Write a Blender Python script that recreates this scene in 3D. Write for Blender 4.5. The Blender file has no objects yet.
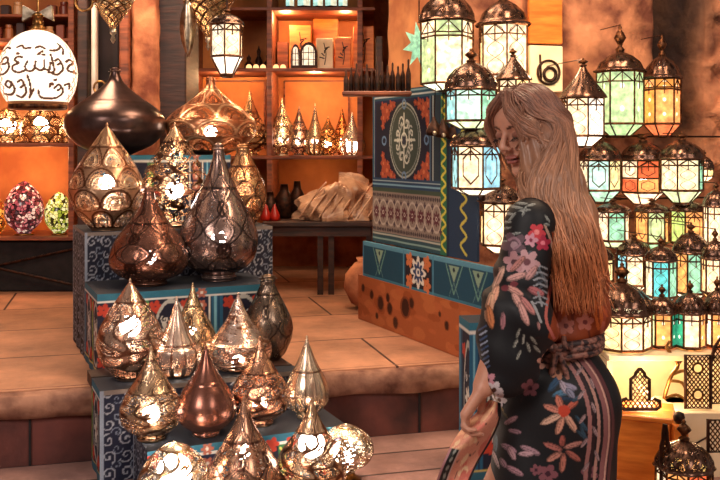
import bpy, math, random
import numpy as np
from mathutils import Vector, Matrix
PI = math.pi
random.seed(7); RNG = np.random.RandomState(7)
F = 900.0; CX = 360.0; HY = 150.0; EYE = 1.54
def at(px, py, Y):
    return Vector(((px-CX)/F*Y, Y, EYE-(py-HY)/F*Y))
scn = bpy.context.scene
COL = scn.collection

# ---------------------------------------------------------------- camera, world, lights, exposure
cam_d = bpy.data.cameras.new('camera'); cam = bpy.data.objects.new('camera', cam_d); COL.objects.link(cam)
cam.location = (0, 0, EYE); cam.rotation_euler = (PI/2, 0, 0)
cam_d.sensor_width = 36.0; cam_d.lens = 36.0*F/720.0; cam_d.shift_y = -(240-HY)/720.0
cam_d.clip_start = 0.05; cam_d.clip_end = 60
scn.camera = cam
scn.view_settings.view_transform = 'Standard'; scn.view_settings.look = 'None'
scn.view_settings.exposure = 0.0; scn.view_settings.gamma = 1.0
scn.view_settings.use_curve_mapping = False
scn.cycles.max_bounces = 6; scn.cycles.diffuse_bounces = 3; scn.cycles.glossy_bounces = 3
scn.cycles.transparent_max_bounces = 10; scn.cycles.transmission_bounces = 3
scn.cycles.sample_clamp_indirect = 4.0; scn.cycles.caustics_reflective = False; scn.cycles.caustics_refractive = False

world = bpy.data.worlds.new('evening_sky'); scn.world = world; world.use_nodes = True
wn = world.node_tree.nodes; wl = world.node_tree.links
bg = wn['Background']
_tc = wn.new('ShaderNodeTexCoord'); _ns = wn.new('ShaderNodeTexNoise'); _ns.inputs['Scale'].default_value = 3.5
_cr = wn.new('ShaderNodeValToRGB')
_cr.color_ramp.elements[0].position = 0.38; _cr.color_ramp.elements[0].color = (0.05, 0.03, 0.035, 1)
_cr.color_ramp.elements[1].position = 0.68; _cr.color_ramp.elements[1].color = (0.85, 0.66, 0.58, 1)
wl.new(_tc.outputs['Generated'], _ns.inputs['Vector']); wl.new(_ns.outputs['Fac'], _cr.inputs['Fac'])
wl.new(_cr.outputs['Color'], bg.inputs['Color']); bg.inputs['Strength'].default_value = 0.55

def area(name, loc, target, size, power, col, sy=None):
    l = bpy.data.lights.new(name, 'AREA'); l.energy = power; l.color = col; l.size = size
    if sy: l.shape = 'RECTANGLE'; l.size_y = sy
    o = bpy.data.objects.new(name, l); COL.objects.link(o); o.location = loc
    o.rotation_euler = (Vector(target)-Vector(loc)).to_track_quat('-Z', 'Y').to_euler()
    return o
def point(name, loc, power, col, r=0.03, parent=None):
    l = bpy.data.lights.new(name, 'POINT'); l.energy = power; l.color = col; l.shadow_soft_size = r
    o = bpy.data.objects.new(name, l); COL.objects.link(o); o.location = loc; o.parent = parent
    return o
area('front_fill', (-2.2, -1.2, 3.6), (0, 3.5, 0.8), 1.6, 125, (1.0, 0.86, 0.78))  # area lights added on the camera side for fill and metal highlights
area('front_fill', (2.4, -0.4, 3.4), (0.2, 3.6, 1.0), 1.3, 55, (1.0, 0.84, 0.74))
area('overhead_area', (-0.1, 4.0, 3.3), (-0.1, 4.4, 0.6), 0.9, 62, (1.0, 0.70, 0.46))  # warm area lights added overhead, no fitting modelled
area('overhead_area', (-1.6, 4.6, 2.9), (-1.5, 4.6, 0.6), 0.5, 30, (1.0, 0.68, 0.44))
area('overhead_area', (1.0, 2.9, 3.3), (1.0, 4.2, 1.5), 0.6, 50, (1.0, 0.70, 0.46))

# ---------------------------------------------------------------- helpers
def lin(c):
    if isinstance(c, str):
        c = c.lstrip('#'); c = [int(c[i:i+2], 16)/255 for i in (0, 2, 4)]
    return tuple((x/12.92 if x <= 0.04045 else ((x+0.055)/1.055)**2.4) for x in c)
def L4(c): return (*lin(c), 1.0)
def newmat(name):
    m = bpy.data.materials.new(name); m.use_nodes = True
    nt = m.node_tree; return m, nt, nt.nodes['Principled BSDF'], nt.nodes['Material Output']
def N(nt, t, **kw):
    n = nt.nodes.new(t)
    for k, v in kw.items():
        if k in n.inputs: n.inputs[k].default_value = v
        else: setattr(n, k, v)
    return n
def mat(name, c1, c2=None, scale=12, rough=0.6, metal=0.0, bump=0.15, stretch=(1, 1, 1), detail=4, dist=0.01, spec=0.5, lo=0.35, hi=0.65):
    m, nt, p, out = newmat(name)
    p.inputs['Roughness'].default_value = rough; p.inputs['Metallic'].default_value = metal
    p.inputs['Specular IOR Level'].default_value = spec
    tc = N(nt, 'ShaderNodeTexCoord'); mp = N(nt, 'ShaderNodeMapping'); mp.inputs['Scale'].default_value = stretch
    ns = N(nt, 'ShaderNodeTexNoise'); ns.inputs['Scale'].default_value = scale; ns.inputs['Detail'].default_value = detail
    nt.links.new(tc.outputs['Object'], mp.inputs['Vector']); nt.links.new(mp.outputs['Vector'], ns.inputs['Vector'])
    cr = N(nt, 'ShaderNodeValToRGB'); cr.color_ramp.elements[0].position = lo; cr.color_ramp.elements[1].position = hi
    cr.color_ramp.elements[0].color = L4(c1); cr.color_ramp.elements[1].color = L4(c2 or c1)
    nt.links.new(ns.outputs['Fac'], cr.inputs['Fac']); nt.links.new(cr.outputs['Color'], p.inputs['Base Color'])
    if bump:
        b = N(nt, 'ShaderNodeBump'); b.inputs['Strength'].default_value = bump; b.inputs['Distance'].default_value = dist
        nt.links.new(ns.outputs['Fac'], b.inputs['Height']); nt.links.new(b.outputs['Normal'], p.inputs['Normal'])
    return m
def mat_attr(name, rough=0.7, metal=0.0, nscale=300, bump=0.1, spec=0.4, vary=0.15, coat=0.0, sheen=0.0, dist=0.002, stretch=(1,1,1)):
    """woven / painted surface: its pattern comes from the Col attribute, a fine procedural noise varies it"""
    m, nt, p, out = newmat(name)
    p.inputs['Roughness'].default_value = rough; p.inputs['Metallic'].default_value = metal
    p.inputs['Specular IOR Level'].default_value = spec; p.inputs['Coat Weight'].default_value = coat
    p.inputs['Sheen Weight'].default_value = sheen
    a = N(nt, 'ShaderNodeAttribute', attribute_name='Col')
    tc = N(nt, 'ShaderNodeTexCoord'); mp = N(nt, 'ShaderNodeMapping'); mp.inputs['Scale'].default_value = stretch
    ns = N(nt, 'ShaderNodeTexNoise'); ns.inputs['Scale'].default_value = nscale; ns.inputs['Detail'].default_value = 3
    nt.links.new(tc.outputs['Object'], mp.inputs['Vector']); nt.links.new(mp.outputs['Vector'], ns.inputs['Vector'])
    mr = N(nt, 'ShaderNodeMapRange'); mr.inputs['From Min'].default_value = 0.3; mr.inputs['From Max'].default_value = 0.7
    mr.inputs['To Min'].default_value = 1-vary; mr.inputs['To Max'].default_value = 1+vary
    nt.links.new(ns.outputs['Fac'], mr.inputs['Value'])
    mx = N(nt, 'ShaderNodeMix', data_type='RGBA', blend_type='MULTIPLY'); mx.inputs['Factor'].default_value = 1
    nt.links.new(a.outputs['Color'], mx.inputs['A']); nt.links.new(mr.outputs['Result'], mx.inputs['B'])
    nt.links.new(mx.outputs['Result'], p.inputs['Base Color'])
    b = N(nt, 'ShaderNodeBump'); b.inputs['Strength'].default_value = bump; b.inputs['Distance'].default_value = dist
    nt.links.new(ns.outputs['Fac'], b.inputs['Height']); nt.links.new(b.outputs['Normal'], p.inputs['Normal'])
    return m
def mat_emit(name, c, s):
    m, nt, p, out = newmat(name)
    nt.nodes.remove(p); e = N(nt, 'ShaderNodeEmission'); e.inputs['Color'].default_value = (*c, 1); e.inputs['Strength'].default_value = s
    nt.links.new(e.outputs[0], out.inputs['Surface']); return m
def mat_pierced(name, rough=0.25, cell=240, metal=0.8):
    """sheet metal punched with fine holes wherever the Hole attribute is high"""
    m, nt, p, out = newmat(name)
    p.inputs['Metallic'].default_value = metal; p.inputs['Roughness'].default_value = rough
    a = N(nt, 'ShaderNodeAttribute', attribute_name='Col'); h = N(nt, 'ShaderNodeAttribute', attribute_name='Hole')
    tc = N(nt, 'ShaderNodeTexCoord')
    vo = N(nt, 'ShaderNodeTexVoronoi'); vo.inputs['Scale'].default_value = cell
    nt.links.new(tc.outputs['Object'], vo.inputs['Vector'])
    lt = N(nt, 'ShaderNodeMath', operation='LESS_THAN')
    nt.links.new(vo.outputs['Distance'], lt.inputs[0])
    sc = N(nt, 'ShaderNodeMath', operation='MULTIPLY'); sc.inputs[1].default_value = 0.62
    nt.links.new(h.outputs['Fac'], sc.inputs[0]); nt.links.new(sc.outputs[0], lt.inputs[1])
    ns = N(nt, 'ShaderNodeTexNoise'); ns.inputs['Scale'].default_value = 25; ns.inputs['Detail'].default_value = 4
    nt.links.new(tc.outputs['Object'], ns.inputs['Vector'])
    mr = N(nt, 'ShaderNodeMapRange'); mr.inputs['From Min'].default_value = 0.3; mr.inputs['From Max'].default_value = 0.7
    mr.inputs['To Min'].default_value = 0.7; mr.inputs['To Max'].default_value = 1.2
    nt.links.new(ns.outputs['Fac'], mr.inputs['Value'])
    mx = N(nt, 'ShaderNodeMix', data_type='RGBA', blend_type='MULTIPLY'); mx.inputs['Factor'].default_value = 1
    nt.links.new(a.outputs['Color'], mx.inputs['A']); nt.links.new(mr.outputs['Result'], mx.inputs['B'])
    nt.links.new(mx.outputs['Result'], p.inputs['Base Color'])
    b = N(nt, 'ShaderNodeBump'); b.inputs['Strength'].default_value = 0.5; b.inputs['Distance'].default_value = 0.003
    nt.links.new(a.outputs['Color'], b.inputs['Height']); nt.links.new(b.outputs['Normal'], p.inputs['Normal'])
    tr = N(nt, 'ShaderNodeBsdfTransparent'); ms = N(nt, 'ShaderNodeMixShader')
    nt.links.new(lt.outputs[0], ms.inputs[0]); nt.links.new(p.outputs[0], ms.inputs[1]); nt.links.new(tr.outputs[0], ms.inputs[2])
    nt.links.new(ms.outputs[0], out.inputs['Surface'])
    return m
def mat_glass(name, motif):
    """lit frosted glass: lets the bulb behind it through; colour = object colour"""
    m, nt, p, out = newmat(name)
    p.inputs['Roughness'].default_value = 0.25; p.inputs['Specular IOR Level'].default_value = 0.5
    oi = N(nt, 'ShaderNodeObjectInfo'); uv = N(nt, 'ShaderNodeUVMap'); 
    tc = N(nt, 'ShaderNodeTexCoord')
    ns = N(nt, 'ShaderNodeTexNoise'); ns.inputs['Scale'].default_value = 38; ns.inputs['Detail'].default_value = 3
    nt.links.new(tc.outputs['Object'], ns.inputs['Vector'])
    mr = N(nt, 'ShaderNodeMapRange'); mr.inputs['From Min'].default_value = 0.3; mr.inputs['From Max'].default_value = 0.7
    mr.inputs['To Min'].default_value = 0.55; mr.inputs['To Max'].default_value = 1.25
    nt.links.new(ns.outputs['Fac'], mr.inputs['Value'])
    mx = N(nt, 'ShaderNodeMix', data_type='RGBA', blend_type='MULTIPLY'); mx.inputs['Factor'].default_value = 1
    nt.links.new(oi.outputs['Color'], mx.inputs['A']); nt.links.new(mr.outputs['Result'], mx.inputs['B'])
    colsock = mx.outputs['Result']
    sp = N(nt, 'ShaderNodeSeparateXYZ'); nt.links.new(uv.outputs['UV'], sp.inputs[0])
    def M(op, a, b=None):
        n = N(nt, 'ShaderNodeMath', operation=op)
        for i, s in enumerate((a, b)):
            if s is None: continue
            if isinstance(s, (int, float)): n.inputs[i].default_value = s
            else: nt.links.new(s, n.inputs[i])
        return n.outputs[0]
    x = M('ABSOLUTE', M('SUBTRACT', sp.outputs['X'], 0.5)); y = M('ABSOLUTE', M('SUBTRACT', sp.outputs['Y'], 0.5))
    if motif == 'hex':       # painted hexagonal medallion outline
        d = M('MAXIMUM', M('MULTIPLY', x, 1.25), M('ADD', M('MULTIPLY', x, 0.62), M('MULTIPLY', y, 1.0)))
        line = M('LESS_THAN', M('ABSOLUTE', M('SUBTRACT', d, 0.40)), 0.028)
    elif motif == 'jewel':   # two raised pale drops and a bar
        d1 = M('ADD', M('POWER', x, 2.0), M('POWER', M('MULTIPLY', M('SUBTRACT', y, 0.22), 1.7), 2.0))
        line = M('LESS_THAN', d1, 0.009)
    else:
        v = M('MULTIPLY', sp.outputs['Y'], 6.283*1.5)
        line = M('LESS_THAN', M('ABSOLUTE', M('SUBTRACT', x, M('ABSOLUTE', M('MULTIPLY', M('SINE', v), 0.36)))), 0.02)
    mc = N(nt, 'ShaderNodeMix', data_type='RGBA'); nt.links.new(line, mc.inputs['Factor'])
    nt.links.new(colsock, mc.inputs['A']); mc.inputs['B'].default_value = (0.95, 0.92, 0.8, 1) if motif == 'jewel' else (0.08, 0.04, 0.02, 1)
    nt.links.new(mc.outputs['Result'], p.inputs['Base Color'])
    tl = N(nt, 'ShaderNodeBsdfTranslucent'); nt.links.new(mc.outputs['Result'], tl.inputs['Color'])
    em = N(nt, 'ShaderNodeEmission'); nt.links.new(mc.outputs['Result'], em.inputs['Color']); em.inputs['Strength'].default_value = 0.9
    a1 = N(nt, 'ShaderNodeAddShader'); nt.links.new(tl.outputs[0], a1.inputs[0]); nt.links.new(em.outputs[0], a1.inputs[1])
    ms = N(nt, 'ShaderNodeMixShader'); ms.inputs[0].default_value = 0.82
    nt.links.new(p.outputs[0], ms.inputs[1]); nt.links.new(a1.outputs[0], ms.inputs[2]); nt.links.new(ms.outputs[0], out.inputs['Surface'])
    return m

def link_mesh(name, verts, faces, m, parent=None, smooth=False, col=None, hole=None, uv=None, loc=None):
    me = bpy.data.meshes.new(name)
    verts = np.asarray(verts, dtype=np.float32)
    me.from_pydata([tuple(v) for v in verts.tolist()] if len(verts) < 400000 else verts.tolist(), [], faces if isinstance(faces, list) else faces.tolist())
    if m is not None: me.materials.append(m)
    if smooth: me.polygons.foreach_set('use_smooth', [True]*len(me.polygons))
    if col is not None:
        a = me.attributes.new('Col', 'FLOAT_COLOR', 'POINT'); c = np.ones((len(verts), 4), np.float32); c[:, :3] = col
        a.data.foreach_set('color', c.ravel())
    if hole is not None:
        a = me.attributes.new('Hole', 'FLOAT', 'POINT'); a.data.foreach_set('value', np.asarray(hole, np.float32))
    if uv is not None:
        ul = me.uv_layers.new(name='UVMap'); vi = np.empty(len(me.loops), np.int32); me.loops.foreach_get('vertex_index', vi)
        ul.data.foreach_set('uv', np.asarray(uv, np.float32)[vi].ravel())
    me.update()
    o = bpy.data.objects.new(name, me); COL.objects.link(o); o.parent = parent
    if loc is not None: o.location = loc
    return o
class G:
    def __init__(s): s.v = []; s.f = []
    def add(s, vs, fs, M=None):
        k = len(s.v)
        for v in vs: s.v.append(tuple(M @ Vector(v)) if M is not None else tuple(v))
        for f in fs: s.f.append([i+k for i in f])
        return s
    def box(s, c, d, rz=0.0, M=None, bev=0.0):
        x, y, z = d[0]/2, d[1]/2, d[2]/2
        R = Matrix.Translation(c) @ Matrix.Rotation(rz, 4, 'Z')
        if M is not None: R = M @ R
        b = min(bev, x*.5, y*.5, z*.5)
        if b <= 0:
            vs = [(i*x, j*y, k*z) for k in (-1, 1) for j in (-1, 1) for i in (-1, 1)]
            return s.add(vs, [(0,2,3,1),(4,5,7,6),(0,1,5,4),(2,6,7,3),(0,4,6,2),(1,3,7,5)], R)
        ring = lambda X, Y, Z: [(-X+b,-Y,Z),(X-b,-Y,Z),(X,-Y+b,Z),(X,Y-b,Z),(X-b,Y,Z),(-X+b,Y,Z),(-X,Y-b,Z),(-X,-Y+b,Z)]
        vs = ring(x-b, y-b, -z)+ring(x, y, -z+b)+ring(x, y, z-b)+ring(x-b, y-b, z)
        fs = [tuple(range(7, -1, -1)), tuple(range(24, 32))]
        for r in range(3):
            for i in range(8): j = (i+1) % 8; fs.append((r*8+i, r*8+j, r*8+8+j, r*8+8+i))
        return s.add(vs, fs, R)
    def lathe(s, prof, n=24, M=None, caps=True, lobes=0, amp=0.0, a0=0.0):
        vs = []; fs = []
        for r, z in prof:
            for i in range(n):
                a = a0+2*PI*i/n; rr = r*(1+amp*abs(math.cos(lobes*a/2)) if lobes else 1)
                vs.append((rr*math.cos(a), rr*math.sin(a), z))
        for k in range(len(prof)-1):
            for i in range(n):
                j = (i+1) % n; fs.append((k*n+i, k*n+j, (k+1)*n+j, (k+1)*n+i))
        if caps: fs.append(tuple(range(n-1, -1, -1))); fs.append(tuple((len(prof)-1)*n+i for i in range(n)))
        return s.add(vs, fs, M)
    def tube(s, pts, r, n=6, closed=False, M=None):
        pts = [Vector(p) for p in pts]; m = len(pts)
        rs = r if isinstance(r, (list, tuple)) else [r]*m
        vs = []; fs = []; up = None
        for i, p in enumerate(pts):
            if closed: t = pts[(i+1) % m]-pts[i-1]
            else: t = pts[min(i+1, m-1)]-pts[max(i-1, 0)]
            t = t.normalized() if t.length > 1e-9 else Vector((0,0,1))
            if up is None: up = Vector((0,0,1)) if abs(t.z) < .9 else Vector((1,0,0))
            a = t.cross(up)
            if a.length < 1e-6: a = t.cross(Vector((0,1,0.01)))
            a.normalize(); b = t.cross(a).normalized(); up = -b if (-b).dot(up) > 0 else b
            a = t.cross(up).normalized(); b = a.cross(t)
            for k in range(n):
                q = 2*PI*k/n; vs.append(tuple(p+rs[i]*(math.cos(q)*a+math.sin(q)*b)))
        for i in range(m if closed else m-1):
            j = (i+1) % m
            for k in range(n):
                l = (k+1) % n; fs.append((i*n+k, i*n+l, j*n+l, j*n+k))
        if not closed: fs.append(tuple(range(n-1, -1, -1))); fs.append(tuple((m-1)*n+k for k in range(n)))
        return s.add(vs, fs, M)
    def torus(s, c, R, r, n=24, m=6, M=None, axis='Z'):
        pts = []
        for i in range(n):
            a = 2*PI*i/n
            d = (math.cos(a), math.sin(a), 0) if axis == 'Z' else ((math.cos(a), 0, math.sin(a)) if axis == 'Y' else (0, math.cos(a), math.sin(a)))
            pts.append(Vector(c)+R*Vector(d))
        return s.tube(pts, r, m, True, M)
    def sphere(s, c, r, n=16, sz=1.0, M=None):
        pr = [(max(1e-4, r*math.sin(PI*k/(n//2))), -r*sz*math.cos(PI*k/(n//2))) for k in range(n//2+1)]
        T = Matrix.Translation(c); T = M @ T if M is not None else T
        return s.lathe(pr, n, T)
    def prism(s, poly, y0, y1, M=None):
        """poly of (x, z), extruded along y"""
        n = len(poly)
        vs = [(x, y0, z) for x, z in poly]+[(x, y1, z) for x, z in poly]
        fs = [tuple(range(n)), tuple(range(2*n-1, n-1, -1))]+[(i, n+i, n+(i+1) % n, (i+1) % n) for i in range(n)]
        return s.add(vs, fs, M)
    def slab(s, poly, z0, z1):
        """poly of (x, y), extruded up"""
        n = len(poly)
        vs = [(x, y, z0) for x, y in poly]+[(x, y, z1) for x, y in poly]
        fs = [tuple(range(n-1, -1, -1)), tuple(range(n, 2*n))]+[(i, (i+1) % n, n+(i+1) % n, n+i) for i in range(n)]
        return s.add(vs, fs)
    def build(s, name, m, parent=None, smooth=False, loc=None):
        return link_mesh(name, s.v, s.f, m, parent, smooth, loc=loc)
def tag(o, label=None, cat=None, group=None, kind=None):
    if label: o['label'] = label
    if cat: o['category'] = cat
    if group: o['group'] = group
    if kind: o['kind'] = kind
    return o
def thing(name, label, cat, loc=(0,0,0), rz=0.0, group=None):
    o = bpy.data.objects.new(name, None); COL.objects.link(o); o.location = loc; o.rotation_euler = (0, 0, rz)
    o.empty_display_size = 0.05
    return tag(o, label, cat, group)
def struct(o): o['kind'] = 'structure'; return o
def copy_tree(o, parent=None):
    c = o.copy(); COL.objects.link(c)
    if parent: c.parent = parent
    for ch in list(o.children): copy_tree(ch, c)
    return c

class Cv:
    """a small painter for woven and written patterns; coordinates are metres (or any unit) on a w x h sheet"""
    def __init__(s, w, h, bg, res=400):
        s.w, s.h = w, h; s.nx = int(res*w/max(w, h)); s.ny = int(res*h/max(w, h))
        s.X, s.Y = np.meshgrid((np.arange(s.nx)+.5)*w/s.nx, (np.arange(s.ny)+.5)*h/s.ny)
        s.c = np.zeros((s.ny, s.nx, 3), np.float32); s.c[:] = lin(bg)
    def m(s, mask, c): s.c[mask] = lin(c)
    def rect(s, x0, y0, x1, y1, c): s.m((s.X >= x0)&(s.X < x1)&(s.Y >= y0)&(s.Y < y1), c)
    def ell(s, cx, cy, rx, ry, c, rot=0.0, ring=None):
        dx, dy = s.X-cx, s.Y-cy; a = dx*math.cos(rot)+dy*math.sin(rot); b = -dx*math.sin(rot)+dy*math.cos(rot)
        d = np.sqrt((a/rx)**2+(b/ry)**2)
        s.m(d < 1 if ring is None else (np.abs(d-1) < ring), c)
    def line(s, pts, w, c):
        for (x0, y0), (x1, y1) in zip(pts[:-1], pts[1:]):
            dx, dy = x1-x0, y1-y0; L = dx*dx+dy*dy+1e-12
            t = np.clip(((s.X-x0)*dx+(s.Y-y0)*dy)/L, 0, 1)
            s.m((s.X-x0-t*dx)**2+(s.Y-y0-t*dy)**2 < (w/2)**2, c)
    def poly(s, pts, c):
        ins = np.zeros(s.X.shape, bool); n = len(pts)
        for i in range(n):
            (x0, y0), (x1, y1) = pts[i], pts[(i+1) % n]
            if y0 == y1: continue
            cr = ((s.Y < y0) != (s.Y < y1)) & (s.X < (x1-x0)*(s.Y-y0)/(y1-y0)+x0); ins ^= cr
        s.m(ins, c)
    def petals(s, cx, cy, r, n, c, c2=None, rot=0.0, wid=0.35):
        for k in range(n):
            a = rot+2*PI*k/n; s.ell(cx+math.cos(a)*r*.55, cy+math.sin(a)*r*.55, r*.48, r*wid*.5*2/ max(1, n/5), c, a)
        if c2: s.ell(cx, cy, r*.28, r*.28, c2)
    def scroll(s, cx, cy, r, w, c, a0=0.0, turns=1.3, flip=1):
        pts = [(cx+flip*r*(1-t)*math.cos(a0+turns*2*PI*t), cy+r*(1-t)*math.sin(a0+turns*2*PI*t)) for t in np.linspace(0, .92, 22)]
        s.line(pts, w, c)
    def dim(s, k): s.c *= k; return s
    def sample(s, x, y):
        i = np.clip((np.asarray(x)/s.w*s.nx).astype(int), 0, s.nx-1); j = np.clip((np.asarray(y)/s.h*s.ny).astype(int), 0, s.ny-1)
        return s.c[j, i]
def smooth_pts(pts, k=6):
    out = []; n = len(pts)
    P = [pts[0]]+list(pts)+[pts[-1]]
    for i in range(1, n):
        p0, p1, p2, p3 = [np.array(q, float) for q in P[i-1:i+3]]
        for t in np.linspace(0, 1, k, endpoint=False):
            out.append(tuple(.5*((2*p1)+(-p0+p2)*t+(2*p0-5*p1+4*p2-p3)*t*t+(-p0+3*p1-3*p2+p3)*t**3)))
    out.append(tuple(float(x) for x in pts[-1])); return out
def grid_faces(nx, ny, wrap=False):
    i, j = np.meshgrid(np.arange(nx if wrap else nx-1), np.arange(ny-1))
    i2 = (i+1) % nx
    return np.stack([j*nx+i, j*nx+i2, (j+1)*nx+i2, (j+1)*nx+i], -1).reshape(-1, 4)

# ---------------------------------------------------------------- materials
M_PIERCE = mat_pierced('pierced_metal'); M_PIERCE_BIG = mat_pierced('pierced_metal_large', rough=0.28, cell=210)
M_DARKMETAL = mat('dark_bronze', '#4a3a3c', '#7a5e58', 14, 0.3, 1.0, 0.05, dist=0.002)
M_BRASS = mat('aged_brass', '#6b4424', '#b88a50', 30, 0.32, 1.0, 0.15, dist=0.002)
M_SILVER = mat('tarnished_silver', '#8a7a68', '#d8c8ae', 40, 0.3, 1.0, 0.3, dist=0.002)
M_IRON = mat('blackened_iron', '#1c120e', '#4a2a1c', 40, 0.5, 0.7, 0.2, dist=0.002)
M_FRAME = mat('lantern_frame_metal', '#2e1a10', '#74482a', 60, 0.4, 0.85, 0.2, dist=0.002)
M_BULB = mat_emit('warm_bulb', (1.0, 0.80, 0.62), 26)
M_BULBW = mat_emit('white_bulb', (1.0, 0.88, 0.78), 30)
M_WOODD = mat('dark_wood', '#1c0f0c', '#40231a', 6, 0.6, 0, 0.3, stretch=(1, 1, 8))
M_WOODS = mat('shelf_wood', '#5a2a18', '#9a5230', 5, 0.55, 0, 0.2, stretch=(1, 8, 8))
M_WOODO = mat('orange_back_board', '#a85a2a', '#dc8a48', 3, 0.7, 0, 0.15, stretch=(1, 4, 1))
M_STONEO = mat('orange_stone', '#7a3c24', '#d08458', 7, 0.8, 0, 0.8, dist=0.03, detail=8)
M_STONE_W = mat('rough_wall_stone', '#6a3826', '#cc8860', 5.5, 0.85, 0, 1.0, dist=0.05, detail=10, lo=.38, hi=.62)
def add_painted_shade(m):
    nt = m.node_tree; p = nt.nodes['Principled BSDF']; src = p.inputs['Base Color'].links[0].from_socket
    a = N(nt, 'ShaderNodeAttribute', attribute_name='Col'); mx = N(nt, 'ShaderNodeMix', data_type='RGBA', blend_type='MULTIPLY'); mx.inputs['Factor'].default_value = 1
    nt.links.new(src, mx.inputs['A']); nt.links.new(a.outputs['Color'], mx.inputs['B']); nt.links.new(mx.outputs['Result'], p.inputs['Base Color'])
add_painted_shade(M_STONE_W)
M_PLASTER = mat('orange_plaster', '#9c5a34', '#c88450', 6, 0.85, 0, 0.4, dist=0.02, detail=6)
M_CREAM = mat('cream_panel', '#e8cfa4', '#f4e2c0', 8, 0.6, 0, 0.05)
M_ORWOOD = mat('lacquered_orange_wood', '#c8641c', '#ec8a34', 6, 0.35, 0, 0.1, stretch=(1, 6, 6))
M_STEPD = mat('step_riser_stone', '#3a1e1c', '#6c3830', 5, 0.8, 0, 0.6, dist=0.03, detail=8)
M_BLACK = mat('black_cloth', '#0c0a0c', '#1c1618', 20, 0.85, 0, 0.2)
M_RED = mat('red_glaze', '#8c1812', '#c22a1c', 10, 0.3, 0, 0.0)
M_SACK = mat('tan_plastic_bag', '#8c6248', '#d0a684', 9, 0.35, 0, 0.5, dist=0.02)
G_HEX = mat_glass('glass_hex', 'hex'); G_JEWEL = mat_glass('glass_jewel', 'jewel'); G_WAVE = mat_glass('glass_wave', 'wave')
M_FABRIC = mat_attr('tent_fabric', 0.8, nscale=400, bump=0.2)
M_PAINTED = mat_attr('painted_surface', 0.5)
M_HAMMER = mat_attr('mosaic_glass', 0.2, nscale=120, bump=0.3)

def slabmat(name, c1, c2, mortar, bw, bh, off):
    m, nt, p, out = newmat(name); p.inputs['Roughness'].default_value = 0.62
    tc = N(nt, 'ShaderNodeTexCoord'); mp = N(nt, 'ShaderNodeMapping'); mp.inputs['Location'].default_value = off
    br = N(nt, 'ShaderNodeTexBrick'); br.inputs['Scale'].default_value = 1.0; br.inputs['Brick Width'].default_value = bw; br.inputs['Row Height'].default_value = bh
    br.inputs['Mortar Size'].default_value = 0.007; br.inputs['Mortar Smooth'].default_value = 0.3
    br.inputs['Color1'].default_value = L4(c1); br.inputs['Color2'].default_value = L4(c2); br.inputs['Mortar'].default_value = L4(mortar)
    nt.links.new(tc.outputs['Object'], mp.inputs[0]); nt.links.new(mp.outputs[0], br.inputs['Vector'])
    ns = N(nt, 'ShaderNodeTexNoise'); ns.inputs['Scale'].default_value = 5; ns.inputs['Detail'].default_value = 8; ns.inputs['Roughness'].default_value = 0.65
    nt.links.new(tc.outputs['Object'], ns.inputs['Vector'])
    mr = N(nt, 'ShaderNodeMapRange'); mr.inputs['From Min'].default_value = 0.3; mr.inputs['From Max'].default_value = 0.7; mr.inputs['To Min'].default_value = 0.62; mr.inputs['To Max'].default_value = 1.25
    nt.links.new(ns.outputs['Fac'], mr.inputs['Value'])
    mx = N(nt, 'ShaderNodeMix', data_type='RGBA', blend_type='MULTIPLY'); mx.inputs['Factor'].default_value = 1
    nt.links.new(br.outputs['Color'], mx.inputs['A']); nt.links.new(mr.outputs['Result'], mx.inputs['B']); nt.links.new(mx.outputs['Result'], p.inputs['Base Color'])
    ad = N(nt, 'ShaderNodeMath', operation='MULTIPLY_ADD'); nt.links.new(br.outputs['Fac'], ad.inputs[0]); ad.inputs[1].default_value = -0.6; nt.links.new(ns.outputs['Fac'], ad.inputs[2])
    b = N(nt, 'ShaderNodeBump'); b.inputs['Strength'].default_value = 0.5; b.inputs['Distance'].default_value = 0.02
    nt.links.new(ad.outputs[0], b.inputs['Height']); nt.links.new(b.outputs['Normal'], p.inputs['Normal'])
    return m
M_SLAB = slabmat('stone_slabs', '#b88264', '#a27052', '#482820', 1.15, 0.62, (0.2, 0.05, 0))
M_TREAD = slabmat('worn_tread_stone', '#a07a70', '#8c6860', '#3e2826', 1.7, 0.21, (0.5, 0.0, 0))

# ---------------------------------------------------------------- the steps and the platform (frame S)
SA = math.atan2(.47, 1.76); SO = Vector((-1.32, 3.31, 0))
MS = Matrix.Translation(SO) @ Matrix.Rotation(SA, 4, 'Z')
def S(u, v, z=0): return MS @ Vector((u, v, z))
def sobj(g, name, m, smooth=False):
    o = g.build(name, m, smooth=smooth); o.location = SO; o.rotation_euler = (0, 0, SA); return struct(o)
sobj(G().box((1.5, 2.5, 0.60), (9, 5.0, 0.10)), 'floor', M_SLAB)
# rough front course of the platform: a broken stone lip
def lip(u0, u1, v, zt, th, name, m, amp=.02, depth=.14, n=150):
    vs = []; prof = [(0.03, 0), (-0.02, -.004), (-.036, -.014), (-.042, -.04), (-.036, -.07), (-.024, -th), (0.03, -th)]
    rr = RNG.randn(n, len(prof)); k = np.array([.25, .5, .25])
    for j in range(len(prof)):
        for _ in range(2): rr[:, j] = np.convolve(np.pad(rr[:, j], 1, mode='edge'), k, 'valid')
    low = np.interp(np.arange(n), np.linspace(0, n, 18), RNG.rand(18)*.5+.1)
    for i in range(n):
        u = u0+(u1-u0)*i/(n-1)
        for j, (dv, dz) in enumerate(prof):
            w = 0 if j in (0, len(prof)-1) else 1
            vs.append((u, v+dv+w*amp*.6*rr[i, j], zt+dz+(w*amp*(rr[i, j]*.3-low[i]*(1.0 if j < 4 else .2)) if j > 0 else 0.0)))
    m_ = len(prof); fs = [[i*m_+j, i*m_+j+1, (i+1)*m_+j+1, (i+1)*m_+j] for i in range(n-1) for j in range(m_-1)]
    g = G(); g.add(vs, fs); return sobj(g, name, m, True)
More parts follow.
